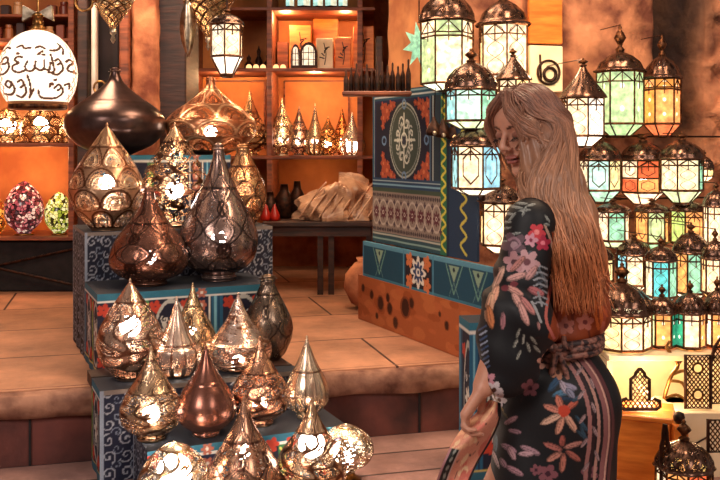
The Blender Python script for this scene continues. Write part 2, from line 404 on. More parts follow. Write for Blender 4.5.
lip(-3, 4.6, 0.0, .651, .10, 'trim_1', mat('broken_step_stone', '#5a3228', '#b08066', 9, .8, 0, .8, dist=.02, detail=9))
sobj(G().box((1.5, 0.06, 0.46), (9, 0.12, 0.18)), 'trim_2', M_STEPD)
g = G()
for uu in (-1.1, .1, 1.62, 2.3): g.box((uu, -.002, .46), (.008, .012, .178))
sobj(g, 'trim_3', M_BLACK)
sobj(G().box((1.5, -0.46, 0.33), (9, 1.04, 0.08)), 'floor', M_TREAD).name = 'floor_tread'
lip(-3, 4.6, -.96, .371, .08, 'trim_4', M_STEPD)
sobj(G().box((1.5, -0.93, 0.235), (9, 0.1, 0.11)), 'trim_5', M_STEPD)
sobj(G().box((1.5, -1.12, 0.09), (9, 0.34, 0.18)), 'trim_6', M_TREAD)
sobj(G().box((1.5, -3.6, -0.05), (12, 4.8, 0.1)), 'floor_lane', M_TREAD)

# ---------------------------------------------------------------- building shell
def wallbox(c, d, name, m, rz=0): return struct(G().box(c, d, rz).build(name, m))
wallbox((-.6, 6.95, 1.8), (6.4, .12, 2.6), 'wall_back', M_STONEO)
wallbox((-3.35, 5.2, 1.8), (.12, 3.6, 2.6), 'wall_left', M_STONEO)
wallbox((-.9, 5.9, 3.1), (5.0, 2.4, .1), 'ceiling', M_WOODD)
# right hand stone block: side plane V1 and front plane
VA = Vector((.04, 4.77)); VB = Vector((.456, 3.91)); VD = (VB-VA).normalized(); VN = Vector((VD.y, -VD.x))   # VN points left, towards the shop
if VN.x > 0: VN = -VN
def V1(t, off=0): p = VA+VD*t+VN*off; return p
C0 = V1(.72, -.06); FD = Vector((.97, .25)).normalized(); FN = Vector((FD.y, -FD.x))
def FW(s, off=0): return C0+FD*s+FN*off      # off > 0 comes towards the camera
# block as displaced wall surfaces
def rough_wall(p0, p1, z0, z1, nrm, name, m, amp=.03, nx=120, nz=110, carve=None, thick=.3, niche_shade=None):
    L = (p1-p0).length; xs = np.linspace(0, 1, nx); zs = np.linspace(z0, z1, nz)
    X, Z = np.meshgrid(xs, zs)
    D = np.zeros_like(X)
    for k in range(26):
        fx, fz, ph = RNG.uniform(2, 22), RNG.uniform(2, 22), RNG.uniform(0, 6.28)
        D += np.sin(fx*X*L+fz*Z*.6+ph)*np.cos(fz*Z-fx*.4*X+ph*2)/(3+.35*(fx+fz))
    D *= amp
    if carve is not None: D = carve(X*L, Z, D)
    P = np.stack([p0.x+(p1.x-p0.x)*X+nrm.x*D, p0.y+(p1.y-p0.y)*X+nrm.y*D, Z], -1).reshape(-1, 3)
    B = np.stack([p0.x+(p1.x-p0.x)*X-nrm.x*thick, p0.y+(p1.y-p0.y)*X-nrm.y*thick, Z], -1).reshape(-1, 3)
    n = len(P); f = grid_faces(nx, nz); fs = f.tolist()+(f[:, ::-1]+n).tolist()
    edge = [j*nx for j in range(nz)]; fs += [[a+n, b+n, b, a][::-1] for a, b in zip(edge[:-1], edge[1:])]
    edge = [j*nx+nx-1 for j in range(nz)]; fs += [[a+n, b+n, b, a] for a, b in zip(edge[:-1], edge[1:])]
    top = [(nz-1)*nx+i for i in range(nx)]; fs += [[a, b, b+n, a+n] for a, b in zip(top[:-1], top[1:])]
    c = None
    if niche_shade is not None: q = niche_shade((X*L).ravel(), Z.ravel()); c = np.repeat(np.concatenate([q, q])[:, None], 3, 1)
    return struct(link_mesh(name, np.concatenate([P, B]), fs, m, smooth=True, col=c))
rough_wall(V1(.13, -.06), V1(.70, -.06), .90, 3.0, VN, 'wall_side', M_PLASTER, .02, thick=.05)
struct(G().box((.56, 5.9, 1.8), (.5, 2.1, 2.4)).build('wall_inner', M_PLASTER))
def carve(U, Z, D):
    # carved stone ornament at the far right, a recess beside it
    D = D - .26*np.exp(-((U-1.20)/.095)**4)*np.clip((Z-1.45)*8, 0, 1)
    q = (U > 1.36)
    pat = .02*np.sign(np.sin(16*(U+Z*.8))*np.sin(16*(U-Z*.8)))
    pat = pat+.012*np.sin(45*U)*np.sin(45*Z)
    return D+q*(pat+.05)
rough_wall(FW(0), FW(2.6), .3, 3.0, FN, 'wall_right', M_STONE_W, .035, 260, 220, carve, .5, niche_shade=lambda u, z: 1-.88*np.exp(-((u-1.23-.03*np.sin(6*z))/.15)**4)*np.clip((z-1.35)*3, 0, 1))  # shade of the recess is painted into the wall colour

# ---------------------------------------------------------------- shop furniture at the back
def bx(g, px0, px1, y0, y1, Ya, Yb, bev=.004):
    """box spanning pixel columns / rows as seen at its front depth Ya, running back to Yb"""
    a = at(px0, y1, Ya); b = at(px1, y0, Ya)
    return g.box(((a.x+b.x)/2, (Ya+Yb)/2, (a.z+b.z)/2), (b.x-a.x, Yb-Ya, b.z-a.z), bev=bev)
def shelf_unit(label, X0, X1, Ya, Yb, zs, z0, z1, uprights, back, loc_rz=0, th=.022):
    t = thing('shelf_unit', label, 'shelf', ((X0+X1)/2, Yb, z0), loc_rz)
    def B(g, x0, x1, y0, y1, a, b): return g.box(((x0+x1)/2-(X0+X1)/2, (y0+y1)/2-Yb, (a+b)/2-z0), (x1-x0, y1-y0, b-a), bev=.003)
    B(G(), X0, X1, Yb-.02, Yb, z0, z1).build('back_board', back, t)
    for z in zs: B(G(), X0, X1, Ya, Yb-.022, z-th, z).build('shelf', M_WOODS, t)
    for x in uprights: B(G(), x-.018, x+.018, Ya+.004, Yb-.022, z0, z1).build('upright', M_WOODS, t)
    return t
LY = 5.6     # left unit front
ZL1 = EYE+7/F*LY; ZL2 = EYE-87/F*LY; ZL3 = EYE+112/F*LY
shelf_unit('wooden wall shelf with orange lit back at the far left, holding egg lamps', -2.95, -1.78, LY, 6.1, [ZL1, ZL2, ZL3], .99, 2.75, [-2.93, -1.80], M_WOODO)
MYa, MYb = 5.95, 6.45
ZM1 = EYE-6/F*MYa; ZM2 = EYE+82/F*MYa; ZM3 = EYE+143/F*MYa
mu = shelf_unit('wooden shelf unit with orange lit boards holding the small teardrop lamps', -1.16, .10, MYa, MYb, [ZM1, ZM2, ZM3], 1.02, 2.85, [-1.14, -.60, .0], M_WOODO)
g = G()
for x0, x1 in ((-1.05, -.68), (-.54, -.08)):
    g.box(((x0+x1)/2+.53, -.03, ZM2-.05-1.02), (x1-x0, .012, .012)); g.box((x0+.53, -.03, (ZM1+ZM2)/2-1.02), (.012, .012, ZM2-ZM1-.1)); g.box((x1+.53, -.03, (ZM1+ZM2)/2-1.02), (.012, .012, ZM2-ZM1-.1))
g.build('panel_moulding', M_WOODS, mu)
for (x, y, z, p) in ((-2.35, LY+.12, ZL1-.05, 8), (-2.0, LY+.12, ZL1-.05, 4), (-2.35, LY+.12, ZL3-.05, 6), (-.9, MYa+.12, ZM2-.05, 9), (-.3, MYa+.12, ZM2-.05, 11), (-.5, MYa+.12, ZM3-.05, 8.0), (-.1, MYa+.12, ZM3-.05, 5.0), (-.3, MYa+.1, ZM1-.08, 2)):
    point('shelf_bulb', (x, y, z), p, (1.0, .56, .26), .03)
# dark bench below the left shelf, with a folded stand's crossing bars
t = thing('dark_cabinet', 'low black cabinet with crossing bars standing under the far left shelf', 'cabinet', (-2.3, 5.9, .65))
G().box((0, 0, .16), (1.15, .5, .32), bev=.01).build('body', M_BLACK, t)
g = G(); g.tube([(-.5, -.262, .05), (.5, -.262, .27)], .008); g.tube([(-.5, -.274, .27), (.5, -.274, .05)], .008); g.build('crossing_bars', M_IRON, t)

# pillars and door frames between the two shelf units
def beam(name, px0, px1, Ya, Yb, z0, z1, m, rough=0.0):
    a = at(px0, 0, Ya).x; b = at(px1, 0, Ya).x
    g = G()
    if rough:
        n = 40; ns = 28; vs = []; fs = []
        for k in range(n):
            z = z0+(z1-z0)*k/(n-1)
            for i in range(ns):
                q = 2*PI*i/ns; c, s_ = math.cos(q), math.sin(q); e = .35
                x = abs(c)**e*math.copysign(1, c); y = abs(s_)**e*math.copysign(1, s_)
                r = 1+rough*(RNG.rand()-.5)
                vs.append(((a+b)/2+x*(b-a)/2*r, (Ya+Yb)/2+y*(Yb-Ya)/2*r, z))
        for k in range(n-1):
            for i in range(ns): j = (i+1) % ns; fs.append((k*ns+i, k*ns+j, (k+1)*ns+j, (k+1)*ns+i))
        g.add(vs, fs)
        return struct(g.build(name, m, smooth=True))
    g.box(((a+b)/2, (Ya+Yb)/2, (z0+z1)/2), (b-a, Yb-Ya, z1-z0), bev=.008)
    return struct(g.build(name, m))
beam('wall_pillar', 129, 158, 4.95, 5.25, .65, 3.05, M_STONEO, .12)
beam('trim_7', 158, 186, 5.0, 5.4, .65, 3.05, M_WOODD)
beam('trim_8', 119, 129, 4.93, 5.3, .65, 3.05, M_WOODS)
beam('trim_9', 77, 88, 5.1, 5.3, .65, 3.05, M_WOODD)
beam('trim_10', 91, 96, 5.05, 5.10, .65, 3.05, mat('white_painted_pipe', '#c8b8ac', '#e0d4c8', 10, .4))
beam('door_gap_1', 96, 119, 5.3, 5.34, .65, 3.05, mat('doorway_shade_board', '#1e1416', '#342426', 6, .7))  # dark sheet in the open doorway, its shade painted in
beam('trim_11', 376, 383, 5.2, 5.3, .65, 2.2, M_WOODD)

# table with the bundle, dark goods on it and behind it
TY = 5.5
zt = EYE-72/F*TY
t = thing('side_table', 'dark wooden table under the tan bundle at the back of the shop', 'table', (at(325, 0, TY).x, TY+.2, .65))
X0, X1 = at(262, 0, TY).x-t.location.x, at(374, 0, TY).x-t.location.x
G().box(((X0+X1)/2, 0, zt-.65-.015), (X1-X0, .40, .03), bev=.004).build('table_top', M_WOODD, t)
G().box(((X0+X1)/2, -.17, zt-.65-.06), (X1-X0-.04, .02, .06)).build('apron', M_WOODD, t)
for x in (X0+.03, at(320, 0, TY).x-t.location.x, at(331, 0, TY).x-t.location.x, X1-.03):
    G().box((x, -.15, (zt-.68)/2), (.035, .035, zt-.68)).build('leg', M_WOODD, t)
# bundle: crumpled sheets
def bundle():
    n, m_ = 60, 26; vs = []
    for k in range(m_):
        ph = PI/2*k/(m_-1)
        for i in range(n):
            q = 2*PI*i/n
            r = 1+.13*math.sin(3*q+2*ph*3)+.09*math.sin(7*q-5*ph+1)+.07*math.sin(13*q+9*ph)
            f_ = .5*abs(math.sin(5*q+4*ph))*.12
            vs.append((.27*r*math.cos(q)*math.cos(ph)**.7, .15*r*math.sin(q)*math.cos(ph)**.7, (.25+.05*math.cos(q))*(math.sin(ph)**.9)*(1-f_)+.002))
    fs = grid_faces(n, m_, True).tolist(); fs.append(list(range(n-1, -1, -1)))
    return vs, fs
v, f = bundle()
o = link_mesh('bundle', v, f, M_SACK, loc=(at(338, 0, TY).x, TY+.2, zt)); tag(o, 'tan crumpled bundle wrapped in plastic on the dark side table', 'bundle')
g = G()
for k in range(9):
    a = -.24+.06*k; g.tube(smooth_pts([(a, -.16, .02), (a+.05, -.15, .10), (a+.12, -.08, .19), (a+.16, 0, .235)], 4), .006, 5)
g2 = g.build('wrapping_folds', M_SACK, o, True)
# red cups and dark goods
def lathed(name, label, cat, prof, m, loc, group=None, n=18, smooth=True):
    o = G().lathe(prof, n).build(name, m, smooth=smooth, loc=loc); tag(o, label, cat, group); return o
cup = [(.02, 0), (.032, .004), (.03, .03), (.022, .05), (.012, .075), (.006, .09), (.001, .095)]
for k, px in enumerate((264, 273)):
    lathed('spice_cone', ('red glazed conical pot, left one of the pair on the dark table', 'red glazed conical pot, right one of the pair on the dark table')[k], 'pot', [(r*1.1, z*1.1) for r, z in cup], M_RED, (at(px, 0, TY).x, TY+.1, zt))
for k, (px, h, w) in enumerate(((270, .17, .05), (284, .22, .06), (297, .24, .05))):
    lathed('dark_jar', ('dark narrow jar behind the red pots', 'dark tall jar left of the tan bundle', 'dark tall jar touching the left end of the tan bundle')[k], 'jar', [(w*.6, 0), (w, .02), (w, h*.6), (w*.5, h*.8), (w*.4, h), (w*.5, h)], M_IRON, (at(px, 0, TY+.28).x, TY+.3, zt))

# -------- goods on the middle unit's shelves
def on(px, Y): return at(px, 0, Y).x
def crate(px0, px1, ytop, z, Y, m, label, dep=.12, motif=True):
    x0, x1 = on(px0, Y), on(px1, Y); h = (EYE-(ytop-HY)/F*Y)-z
    t = thing('lantern_box', label, 'box', ((x0+x1)/2, Y+dep/2, z))
    w = x1-x0
    G().box((0, 0, h/2), (w, dep, h), bev=.004).build('body', m, t)
    if motif:
        g = G(); cx = 0; cz = h*.5
        g.tube(smooth_pts([(cx, -dep/2-.001, h*.15), (cx+.01, -dep/2-.001, h*.5), (cx-.005, -dep/2-.001, h*.85)], 4), .003, 5)
        for k in range(5):
            q = -1.1+k*.55; r = w*.28
            g.tube([(cx, -dep/2-.001, h*(.35+.08*k)), (cx+r*math.sin(q)*1.2, -dep/2-.001, h*(.35+.08*k)+abs(r*math.cos(q))*.7)], .004, 5)
        g.build('painted_sprig', M_IRON, t)
    return t
YB = MYa+.12
crate(289, 311, 25, ZM2, YB+.12, M_ORWOOD, 'orange box with a dark sprig, left of the boxes on the upper shelf')
crate(316, 333, 38, ZM2, YB, M_CREAM, 'pale yellow lit box with a dark sprig next to the arched lantern')
crate(313, 338, 17, ZM2, YB+.27, M_ORWOOD, 'tall orange box standing behind the pale yellow box', motif=False)
crate(335, 351, 37, ZM2, YB, M_ORWOOD, 'small orange box with a red sprig, right of the pale yellow box')
crate(353, 374, 26, ZM2, YB, M_ORWOOD, 'large orange box at the right end of the upper shelf')
crate(277, 288, 42, ZM2, YB+.12, M_WOODS, 'small brown box left of the boxes on the upper shelf', motif=False)
def arch_lantern(px0, px1, ytop, z, Y, label):
    x0, x1 = on(px0, Y), on(px1, Y); w = x1-x0; h = (EYE-(ytop-HY)/F*Y)-z
    t = thing('arched_lantern', label, 'lantern', ((x0+x1)/2, Y, z))
    def arch(s, z0): 
        pts = [(-w/2*s, z0), (w/2*s, z0), (w/2*s, h*.6)]
        pts += [(w/2*s*math.cos(a), h*.6+(h*.4)*s*math.sin(a)) for a in np.linspace(.2, PI-.2, 9)]+[(-w/2*s, h*.6)]
        return pts
    G().prism(arch(1, 0), 0, .06).build('case', M_IRON, t)
    o = G().prism(arch(.72, h*.14), -.004, -.001).build('glass_panel', G_WAVE, t); o.color = (.95, .80, .62, 1)
    g = G()
    for k in (-.3, 0, .3): g.tube([(k*w, -.007, h*.14), (k*w, -.007, h*.8)], .0025, 5)
    for k in (.35, .6): g.tube([(-w*.36, -.007, h*k), (w*.36, -.007, h*k)], .0025, 5)
    g.build('grille', M_IRON, t)
    return t
arch_lantern(300, 317, 42, ZM2, YB-.06, 'small arched black lantern with a pale grille on the upper shelf')
arch_lantern(291, 300, 44, ZM2, YB-.06, 'narrow arched lantern directly left of the black arched lantern')
for k, (px, h, w) in enumerate(((248, .13, .035), (258, .19, .03), (268, .15, .04), (279, .22, .028))):
    lathed('dark_jar', 'dark metal jar, number %s from the left on the upper shelf' % ('one', 'two', 'three', 'four')[k], 'jar', [(w*.7, 0), (w, .02), (w*.9, h*.45), (w*.35, h*.62), (w*.5, h*.8), (w*.2, h*.9), (.002, h)], M_IRON, (on(px, YB+.2), YB+.25, ZM2))
for k, px in enumerate((249, 256, 263, 270, 276, 283)):
    o = G().lathe([(.012, 0), (.02, .005), (.018, .02), (.008, .03)], 14).build('tea_light', mat_emit('tea_light_%d' % k, (1, .5, .2), 2.2) if k == 0 else bpy.data.materials['tea_light_0'], smooth=True, loc=(on(px, YB-.05), YB-.05, ZM2))
    tag(o, 'tiny glowing orange tea light in the row on the upper shelf edge', 'candle', 'tea lights on the upper shelf')
for k, (px, w) in enumerate(((304, 14), (318, 11), (331, 13), (343, 10), (290, 9))):
    Y = MYa+.1; h = .18
    t = thing('glass_lantern', 'small glass lantern on the top shelf at the picture edge, %s from the left' % ('second', 'third', 'fourth', 'fifth', 'first')[k], 'lantern', (on(px, Y), Y, ZM3))
    R_ = w/2*Y/F
    for q in range(6):
        a, b = q*PI/3+PI/6, (q+1)*PI/3+PI/6
        o = G().add([(R_*math.cos(a), R_*math.sin(a), .02), (R_*math.cos(b), R_*math.sin(b), .02), (R_*math.cos(b), R_*math.sin(b), h*.7), (R_*math.cos(a), R_*math.sin(a), h*.7)], [(0, 1, 2, 3)]).build('glass_panel', G_WAVE, t)
        o.color = [(.9, .8, .6, 1), (.5, .8, .75, 1)][q % 2]
    G().lathe([(R_*1.05, 0), (R_*1.05, .02), (R_*.8, .022)], 6, a0=PI/6).build('base', M_IRON, t)
    G().lathe([(R_*1.05, h*.7), (R_*.8, h*.85), (R_*.2, h)], 6, a0=PI/6).build('dome', M_IRON, t)
# dark side shelf at the right with the row of hanging dark pendants
SY = 4.12
g = G(); bx(g, 342, 412, 91, 95, SY, SY+.14); o = g.build('bracket_shelf', M_WOODS); tag(o, 'short wooden shelf with a row of dark bottles, above the tent cloth', 'shelf')
zsh = EYE+59/F*SY
for k in range(13):
    px = 346+k*5.2; h = (.10+.035*((k*7) % 5)/5)+k*.002; w = .012
    o = lathed('dark_bottle', 'slim dark bottle in the crowded row on the short shelf', 'bottle', [(w*.8, 0), (w, .01), (w, h*.55), (w*.35, h*.75), (w*.4, h*.95), (w*.1, h)], M_IRON, (on(px, SY+.05), SY+.05+.03*(k % 2), zsh), 'dark bottles on the short shelf', 10)
# top left jars
cols = ['#6a2a1c', '#a8643c', '#3a2420', '#c89468', '#82402a']
def jarbox(px, w, h, z, Y, m, label, k):
    x = on(px, Y); W = w*Y/F*.92; H = h*Y/F
    if k % 2: return tag(G().lathe([(W*.4, 0), (W*.5, .01), (W*.5, H*.7), (W*.36, H*.8), (W*.4, H*.83), (W*.4, H)], 16).build('spice_jar', m, smooth=False, loc=(x, Y, z)), label, 'jar')
    return tag(G().box((0, 0, H/2), (W, W*.8, H), bev=.006).build('trinket_box', m, loc=(x, Y, z)), label, 'box')
JM = [mat('jar_paint_%d' % i, c, None, 20, .4, 0, .1) for i, c in enumerate(cols)]
for k, px in enumerate((-2, 9, 21, 50, 61, 71)):
    jarbox(px, 9, 14+(k % 3)*2, ZL3, LY+.15, JM[k % 5], '%s on the upper left shelf, %s' % (('small box', 'small jar')[k % 2], ('cut by the picture edge', 'left of the script globe', 'beside the silver bow', 'right of the script globe', 'second from the shelf end', 'at the shelf end')[k]), k)
g = G(); bx(g, -60, 76, 14, 17, LY+.05, 6.07); tag(g.build('shelf_board', M_WOODS), 'narrow dark shelf board above the far left shelf', 'shelf').location.z = 0
for k, px in enumerate((6, 18, 52, 64, 73)):
    jarbox(px, 10, 12+(k % 2)*3, EYE+136.2/F*(LY+.05), LY+.2, JM[(k+2) % 5], '%s on the topmost left board, %s' % (('dark little box', 'dark little jar')[k % 2], ('far left', 'left of the bow', 'right of the bow', 'near the pillar', 'beside the pillar')[k]), k)

# ---------------------------------------------------------------- pierced metal lamps
PROF = {
 'tear': [(0,.42),(.03,.46),(.05,.40),(.10,.68),(.19,.93),(.30,1),(.40,.95),(.52,.78),(.64,.54),(.76,.33),(.87,.18),(.95,.10),(1,.05)],
 'tall': [(0,.40),(.03,.46),(.05,.42),(.10,.72),(.18,.93),(.28,1),(.38,.96),(.50,.80),(.62,.58),(.74,.38),(.84,.24),(.92,.16),(.97,.14),(1,.12)],
 'onion': [(0,.30),(.04,.45),(.12,.74),(.25,.95),(.36,1),(.46,.97),(.56,.82),(.66,.58),(.76,.36),(.86,.18),(.93,.11),(1,.09)],
 'egg': [(0,.40),(.05,.52),(.18,.83),(.34,1),(.48,.95),(.62,.77),(.76,.52),(.88,.28),(.96,.13),(1,.04)],
 'cone': [(0,.55),(.06,.82),(.16,.98),(.30,1),(.38,.93),(.385,.82),(.48,.66),(.6,.46),(.72,.30),(.84,.17),(.94,.09),(1,.03)],
 'jar': [(0,.50),(.04,.60),(.10,.74),(.24,.95),(.36,1),(.50,.93),(.64,.74),(.76,.52),(.86,.36),(.92,.30),(.96,.30),(1,.26)],
 'dome': [(0,.86),(.04,1),(.30,1),(.45,.97),(.6,.88),(.75,.72),(.88,.48),(.96,.25),(1,.04)],
 'globe': [(0,.30),(.05,.36),(.10,.50),(.22,.82),(.36,.97),(.48,1),(.62,.95),(.76,.78),(.88,.52),(.96,.26),(1,.06)],
 'cup': [(0,.30),(.05,.5),(.14,.8),(.3,1),(.5,.98),(.66,.82),(.8,.5),(.92,.2),(1,.05)],
}
def prof_r(kind, t):
    p = np.array(smooth_pts(PROF[kind], 8)); return np.interp(t, p[:, 0], p[:, 1])
def pattern(style, u, v, R, H, seed=0):
    """returns (line mask, hole mask, accent mask) over the unrolled surface; u around, v up"""
    n = max(6, int(round(2*PI*R/ (H*.22)))) if style != 'swirl' else 5
    z = np.zeros_like(u)
    if style == 'scales':
        n = 7; m = 2.7
        def one(u, v):
            best = np.full(u.shape, 9.0)
            for row in range(0, 9):
                x = (u*n+.5*(row % 2)) % 1-.5; y = v*m*1.4-row
                d = np.sqrt((x)**2*1.0+(np.maximum(y, 0)*.62)**2+(np.minimum(y, 0)*2.5)**2)
                inside = d < .52
                best = np.where(inside & (best > 8), d, best)
            return best
        d = one(u, v)
        line = ((d > .455) & (d < .52))
        hole = (d < .43) & (d > .08)
        return line, hole*np.where(np.abs(d-.26) < .02, 0, 1), (np.abs(d-.26) < .03)
    if style == 'ogee':
        n, m = 6, 2.0
        w = .25+.22*np.cos(2*PI*m*v); x = np.abs((u*n) % 1-.5); x2 = np.abs((u*n+.5) % 1-.5)
        l = (np.abs(x-w) < .035)|(np.abs(x-w*.55) < .02); r = np.hypot(((u*n) % 1-.5)*1.0, ((v*m+.0) % 1-.5)*.9)
        leaf = np.sin(2*PI*n*2*u+3*np.sin(2*PI*m*v*1.5))*np.cos(2*PI*v*m*3)
        return l|(np.abs(r-.16) < .03), (leaf > .1)&~l, (r < .13)
    if style == 'swirl':
        g1 = np.sin(2*PI*4*u+2.2*np.sin(2*PI*2.0*v+seed))+np.sin(2*PI*2.6*v+1.7*np.sin(2*PI*3*u+seed*2))
        l = np.abs(g1) < .20; l2 = np.abs(g1-1.0) < .12
        return l|l2, (g1 > .3)|(g1 < -.6), np.abs(g1+1) < .15
    if style == 'script':
        g1 = np.sin(2*PI*5*u+2.6*np.sin(2*PI*3.2*v+seed)+1)+.8*np.sin(2*PI*3.8*v+2.5*np.sin(2*PI*4*u))
        return np.abs(g1) < .26, np.abs(g1) > .34, z > 1
    if style == 'flute':
        x = np.abs((u*12) % 1-.5)
        return (x > .44), (x < .3)&(v < .45), z > 1
    if style == 'lattice':
        a = np.abs((u*9+v*5) % 1-.5); b = np.abs((u*9-v*5) % 1-.5)
        return (a < .07)|(b < .07), (a > .12)&(b > .12), z > 1
    return z > 1, z, z > 1
def make_lamp(kind, style, R, H, base, line, accent, name='teardrop_lamp', holes=1.0, vr=(.06, .62), nu=150, nv=90, bulb=True, bz=.30, br=.026, bm=None, spin=0.0, seed=0, big=False, fin=True, plight=.5):
    """returns the Empty; origin at the foot"""
    t = bpy.data.objects.new(name, None); COL.objects.link(t)
    v = np.linspace(0, 1, nv); u = np.linspace(0, 1, nu, endpoint=False)
    r = prof_r(kind, v)*R
    U, V = np.meshgrid(u, v); Rr = np.repeat(r[:, None], nu, 1)
    vv = np.maximum((V-vr[0])/(vr[1]-vr[0]), 0); inr = (V > vr[0]) & (V < vr[1])
    Ln, Ho, Ac = pattern(style, (U+spin) % 1, vv, R, H, seed)
    Ln = Ln & (V > vr[0]) & (V < max(vr[1], .90)); Ho = np.asarray(Ho, float)*inr*(~Ln); Ac = Ac & (V > vr[0]) & (V < max(vr[1], .90))
    c = np.zeros(U.shape+(3,), np.float32); c[:] = lin(base); c[Ac] = lin(accent); c[Ln] = lin(line)
    band = (np.abs(V-vr[0]) < .012)|(np.abs(V-vr[1]) < .010); c[band] = lin(line)
    Rr = Rr+(Ln|band)*.0016
    A = U*2*PI
    P = np.stack([Rr*np.cos(A), Rr*np.sin(A), V*H], -1).reshape(-1, 3)
    body = link_mesh('body', P, grid_faces(nu, nv, True).tolist(), M_PIERCE_BIG if big else M_PIERCE, t, True, c.reshape(-1, 3), (Ho*holes).ravel())
    r0 = r[0]
    c2 = newbase(base)
    G().lathe([(r0*.7, 0), (r0*1.04, 0), (r0*1.06, .004), (r0*.98, .009), (r0*1.0, H*.03), (r0*.92, H*.035)], 32, caps=True).build('foot', c2, t, True)
    if fin:
        rt = max(r[-1], .004)
        G().lathe([(rt*1.1, H*.985), (rt*1.5, H*.99), (rt*1.1, H*1.0), (rt*.9, H*1.01), (rt*1.2, H*1.02), (rt*.6, H*1.035), (.0006, H*1.045)], 14, caps=False).build('finial', c2, t, True)
    if bulb:
        G().sphere((0, 0, H*bz), br, 14).build('bulb', bm or M_BULB, t, True)
        if plight: point('bulb_light', (0, 0, H*bz+br*1.6), plight, (1.0, .68, .42), .015, t)
    return t
_bm = {}
def newbase(c):
    if c not in _bm: _bm[c] = mat('plain_metal_%s' % c.lstrip('#'), c, None, 25, .28, 1.0, .05, dist=.001)
    return _bm[c]

# the tiered display, frame D (u right along the front, v towards the back)
K = 1.27
DA = math.radians(24); DU = Vector((math.cos(DA), math.sin(DA), 0)); DV = Vector((-math.sin(DA), math.cos(DA), 0))
DO = Vector((-.80*K, 2.74*K, 0))
def D(u, v, z=0): return DO+DU*(u*K)+DV*(v*K)+Vector((0, 0, z))
ZT0, ZT1, ZT2, ZT3, ZT4, ZT5 = EYE-.02*K, EYE-.277*K, EYE-.44*K, EYE-.666*K, EYE-.78*K, .372
def pxY(p): return CX+F*p.x/p.y, HY-F*(p.z-EYE)/p.y
def place(t, u, v, z, label, cat='lamp', group=None):
    t.location = D(u, v, z); tag(t, label, cat, group); t.rotation_euler.z = -PI/2+DA*0; return t
def lamp(px_w, ytop, u, v, z, kind, style, base, line, accent, label, bpy_=None, group='pierced metal lamps on the tiered display', **kw):
    p = D(u, v, z); Y = p.y
    R_ = px_w/2*Y/F; H_ = (EYE-(ytop-HY)/F*Y)-z; H_ /= 1.045 if kw.get('fin', True) else 1
    if bpy_ is not None: kw['bz'] = ((EYE-(bpy_-HY)/F*(Y))-z)/H_
    t = make_lamp(kind, style, R_, H_, base, line, accent, **kw)
    t.location = p; tag(t, label, 'lamp', group); return t

# cloth covered pedestals
def cover_canvas(*a): return _cover(*a).dim(.8)
def scroll_canvas(*a, **k): return _scroll(*a, **k).dim(.8)
def _cover(seed, w, h, style=0):
    rs = np.random.RandomState(seed); c = Cv(w, h, '#161c3a', 500)
    c.rect(0, h-.03, w, h, '#2c6a80'); c.rect(0, h-.038, w, h-.03, '#d8d4cc')
    c.rect(0, 0, w, .03, '#2a5a6c'); c.rect(0, .03, w, .036, '#c8b060')
    x = .0; k = 0
    while x < w:
        kind = (k+style) % 5
        if kind == 0:
            c.rect(x, .036, x+.05, h-.038, '#1f5878'); c.rect(x+.012, .036, x+.02, h-.038, '#7ab4c8'); c.rect(x+.03, .036, x+.036, h-.038, '#10183a'); x += .05
        elif kind in (1, 3):
            ww = min(.17, h*.9); cx, cy = x+ww/2, h/2
            c.rect(x, .036, x+ww, h-.038, '#14142c')
            for sx in (-1, 1):
                for sy in (-1, 1):
                    c.petals(cx+sx*ww*.36, cy+sy*h*.30, ww*.16, 5, '#b83a24'); 
            c.ell(cx, cy, ww*.36, h*.36, '#b8b4ac', 0, .07); c.petals(cx, cy, ww*.28, 8, '#d8d0c4', '#8a2a24')
            for q in range(4):
                a = q*PI/2+PI/4; c.scroll(cx+math.cos(a)*ww*.2, cy+math.sin(a)*h*.2, ww*.1, .005, '#e0dcd4', a, 1.3, 1 if q % 2 else -1)
            x += ww
        elif kind == 2:
            c.rect(x, .036, x+.03, h-.038, '#3c7a4a'); c.line(smooth_pts([(x+.015+.009*(-1)**i, .04+i*.03) for i in range(int((h-.08)/.03)+1)], 4), .006, '#e0d060'); x += .03
        else:
            for j in range(int(h/.05)):
                c.petals(x+.04, .06+j*.05, .022, 6, '#b86a54', '#e8e0d0')
            c.line([(x+.008, .036), (x+.008, h-.038)], .005, '#d8d4cc'); c.line([(x+.072, .036), (x+.072, h-.038)], .005, '#d8d4cc'); x += .08
        k += 1
    return c
def _scroll(seed, w, h, bg='#171b30'):
    rs = np.random.RandomState(seed); c = Cv(w, h, bg, 500)
    for cx in np.arange(.03, w, .062):
        for cy in np.arange(.03, h, .058):
            c.scroll(cx, cy, .026, .0045, '#a8aab4', rs.rand()*6, 1.4, 1); c.scroll(cx+.03, cy+.026, .020, .004, '#7c8496', rs.rand()*6, 1.2, -1)
    c.rect(0, h-.02, w, h, '#8a7c74'); c.rect(0, 0, .012, h, '#9aa4b4')
    return c
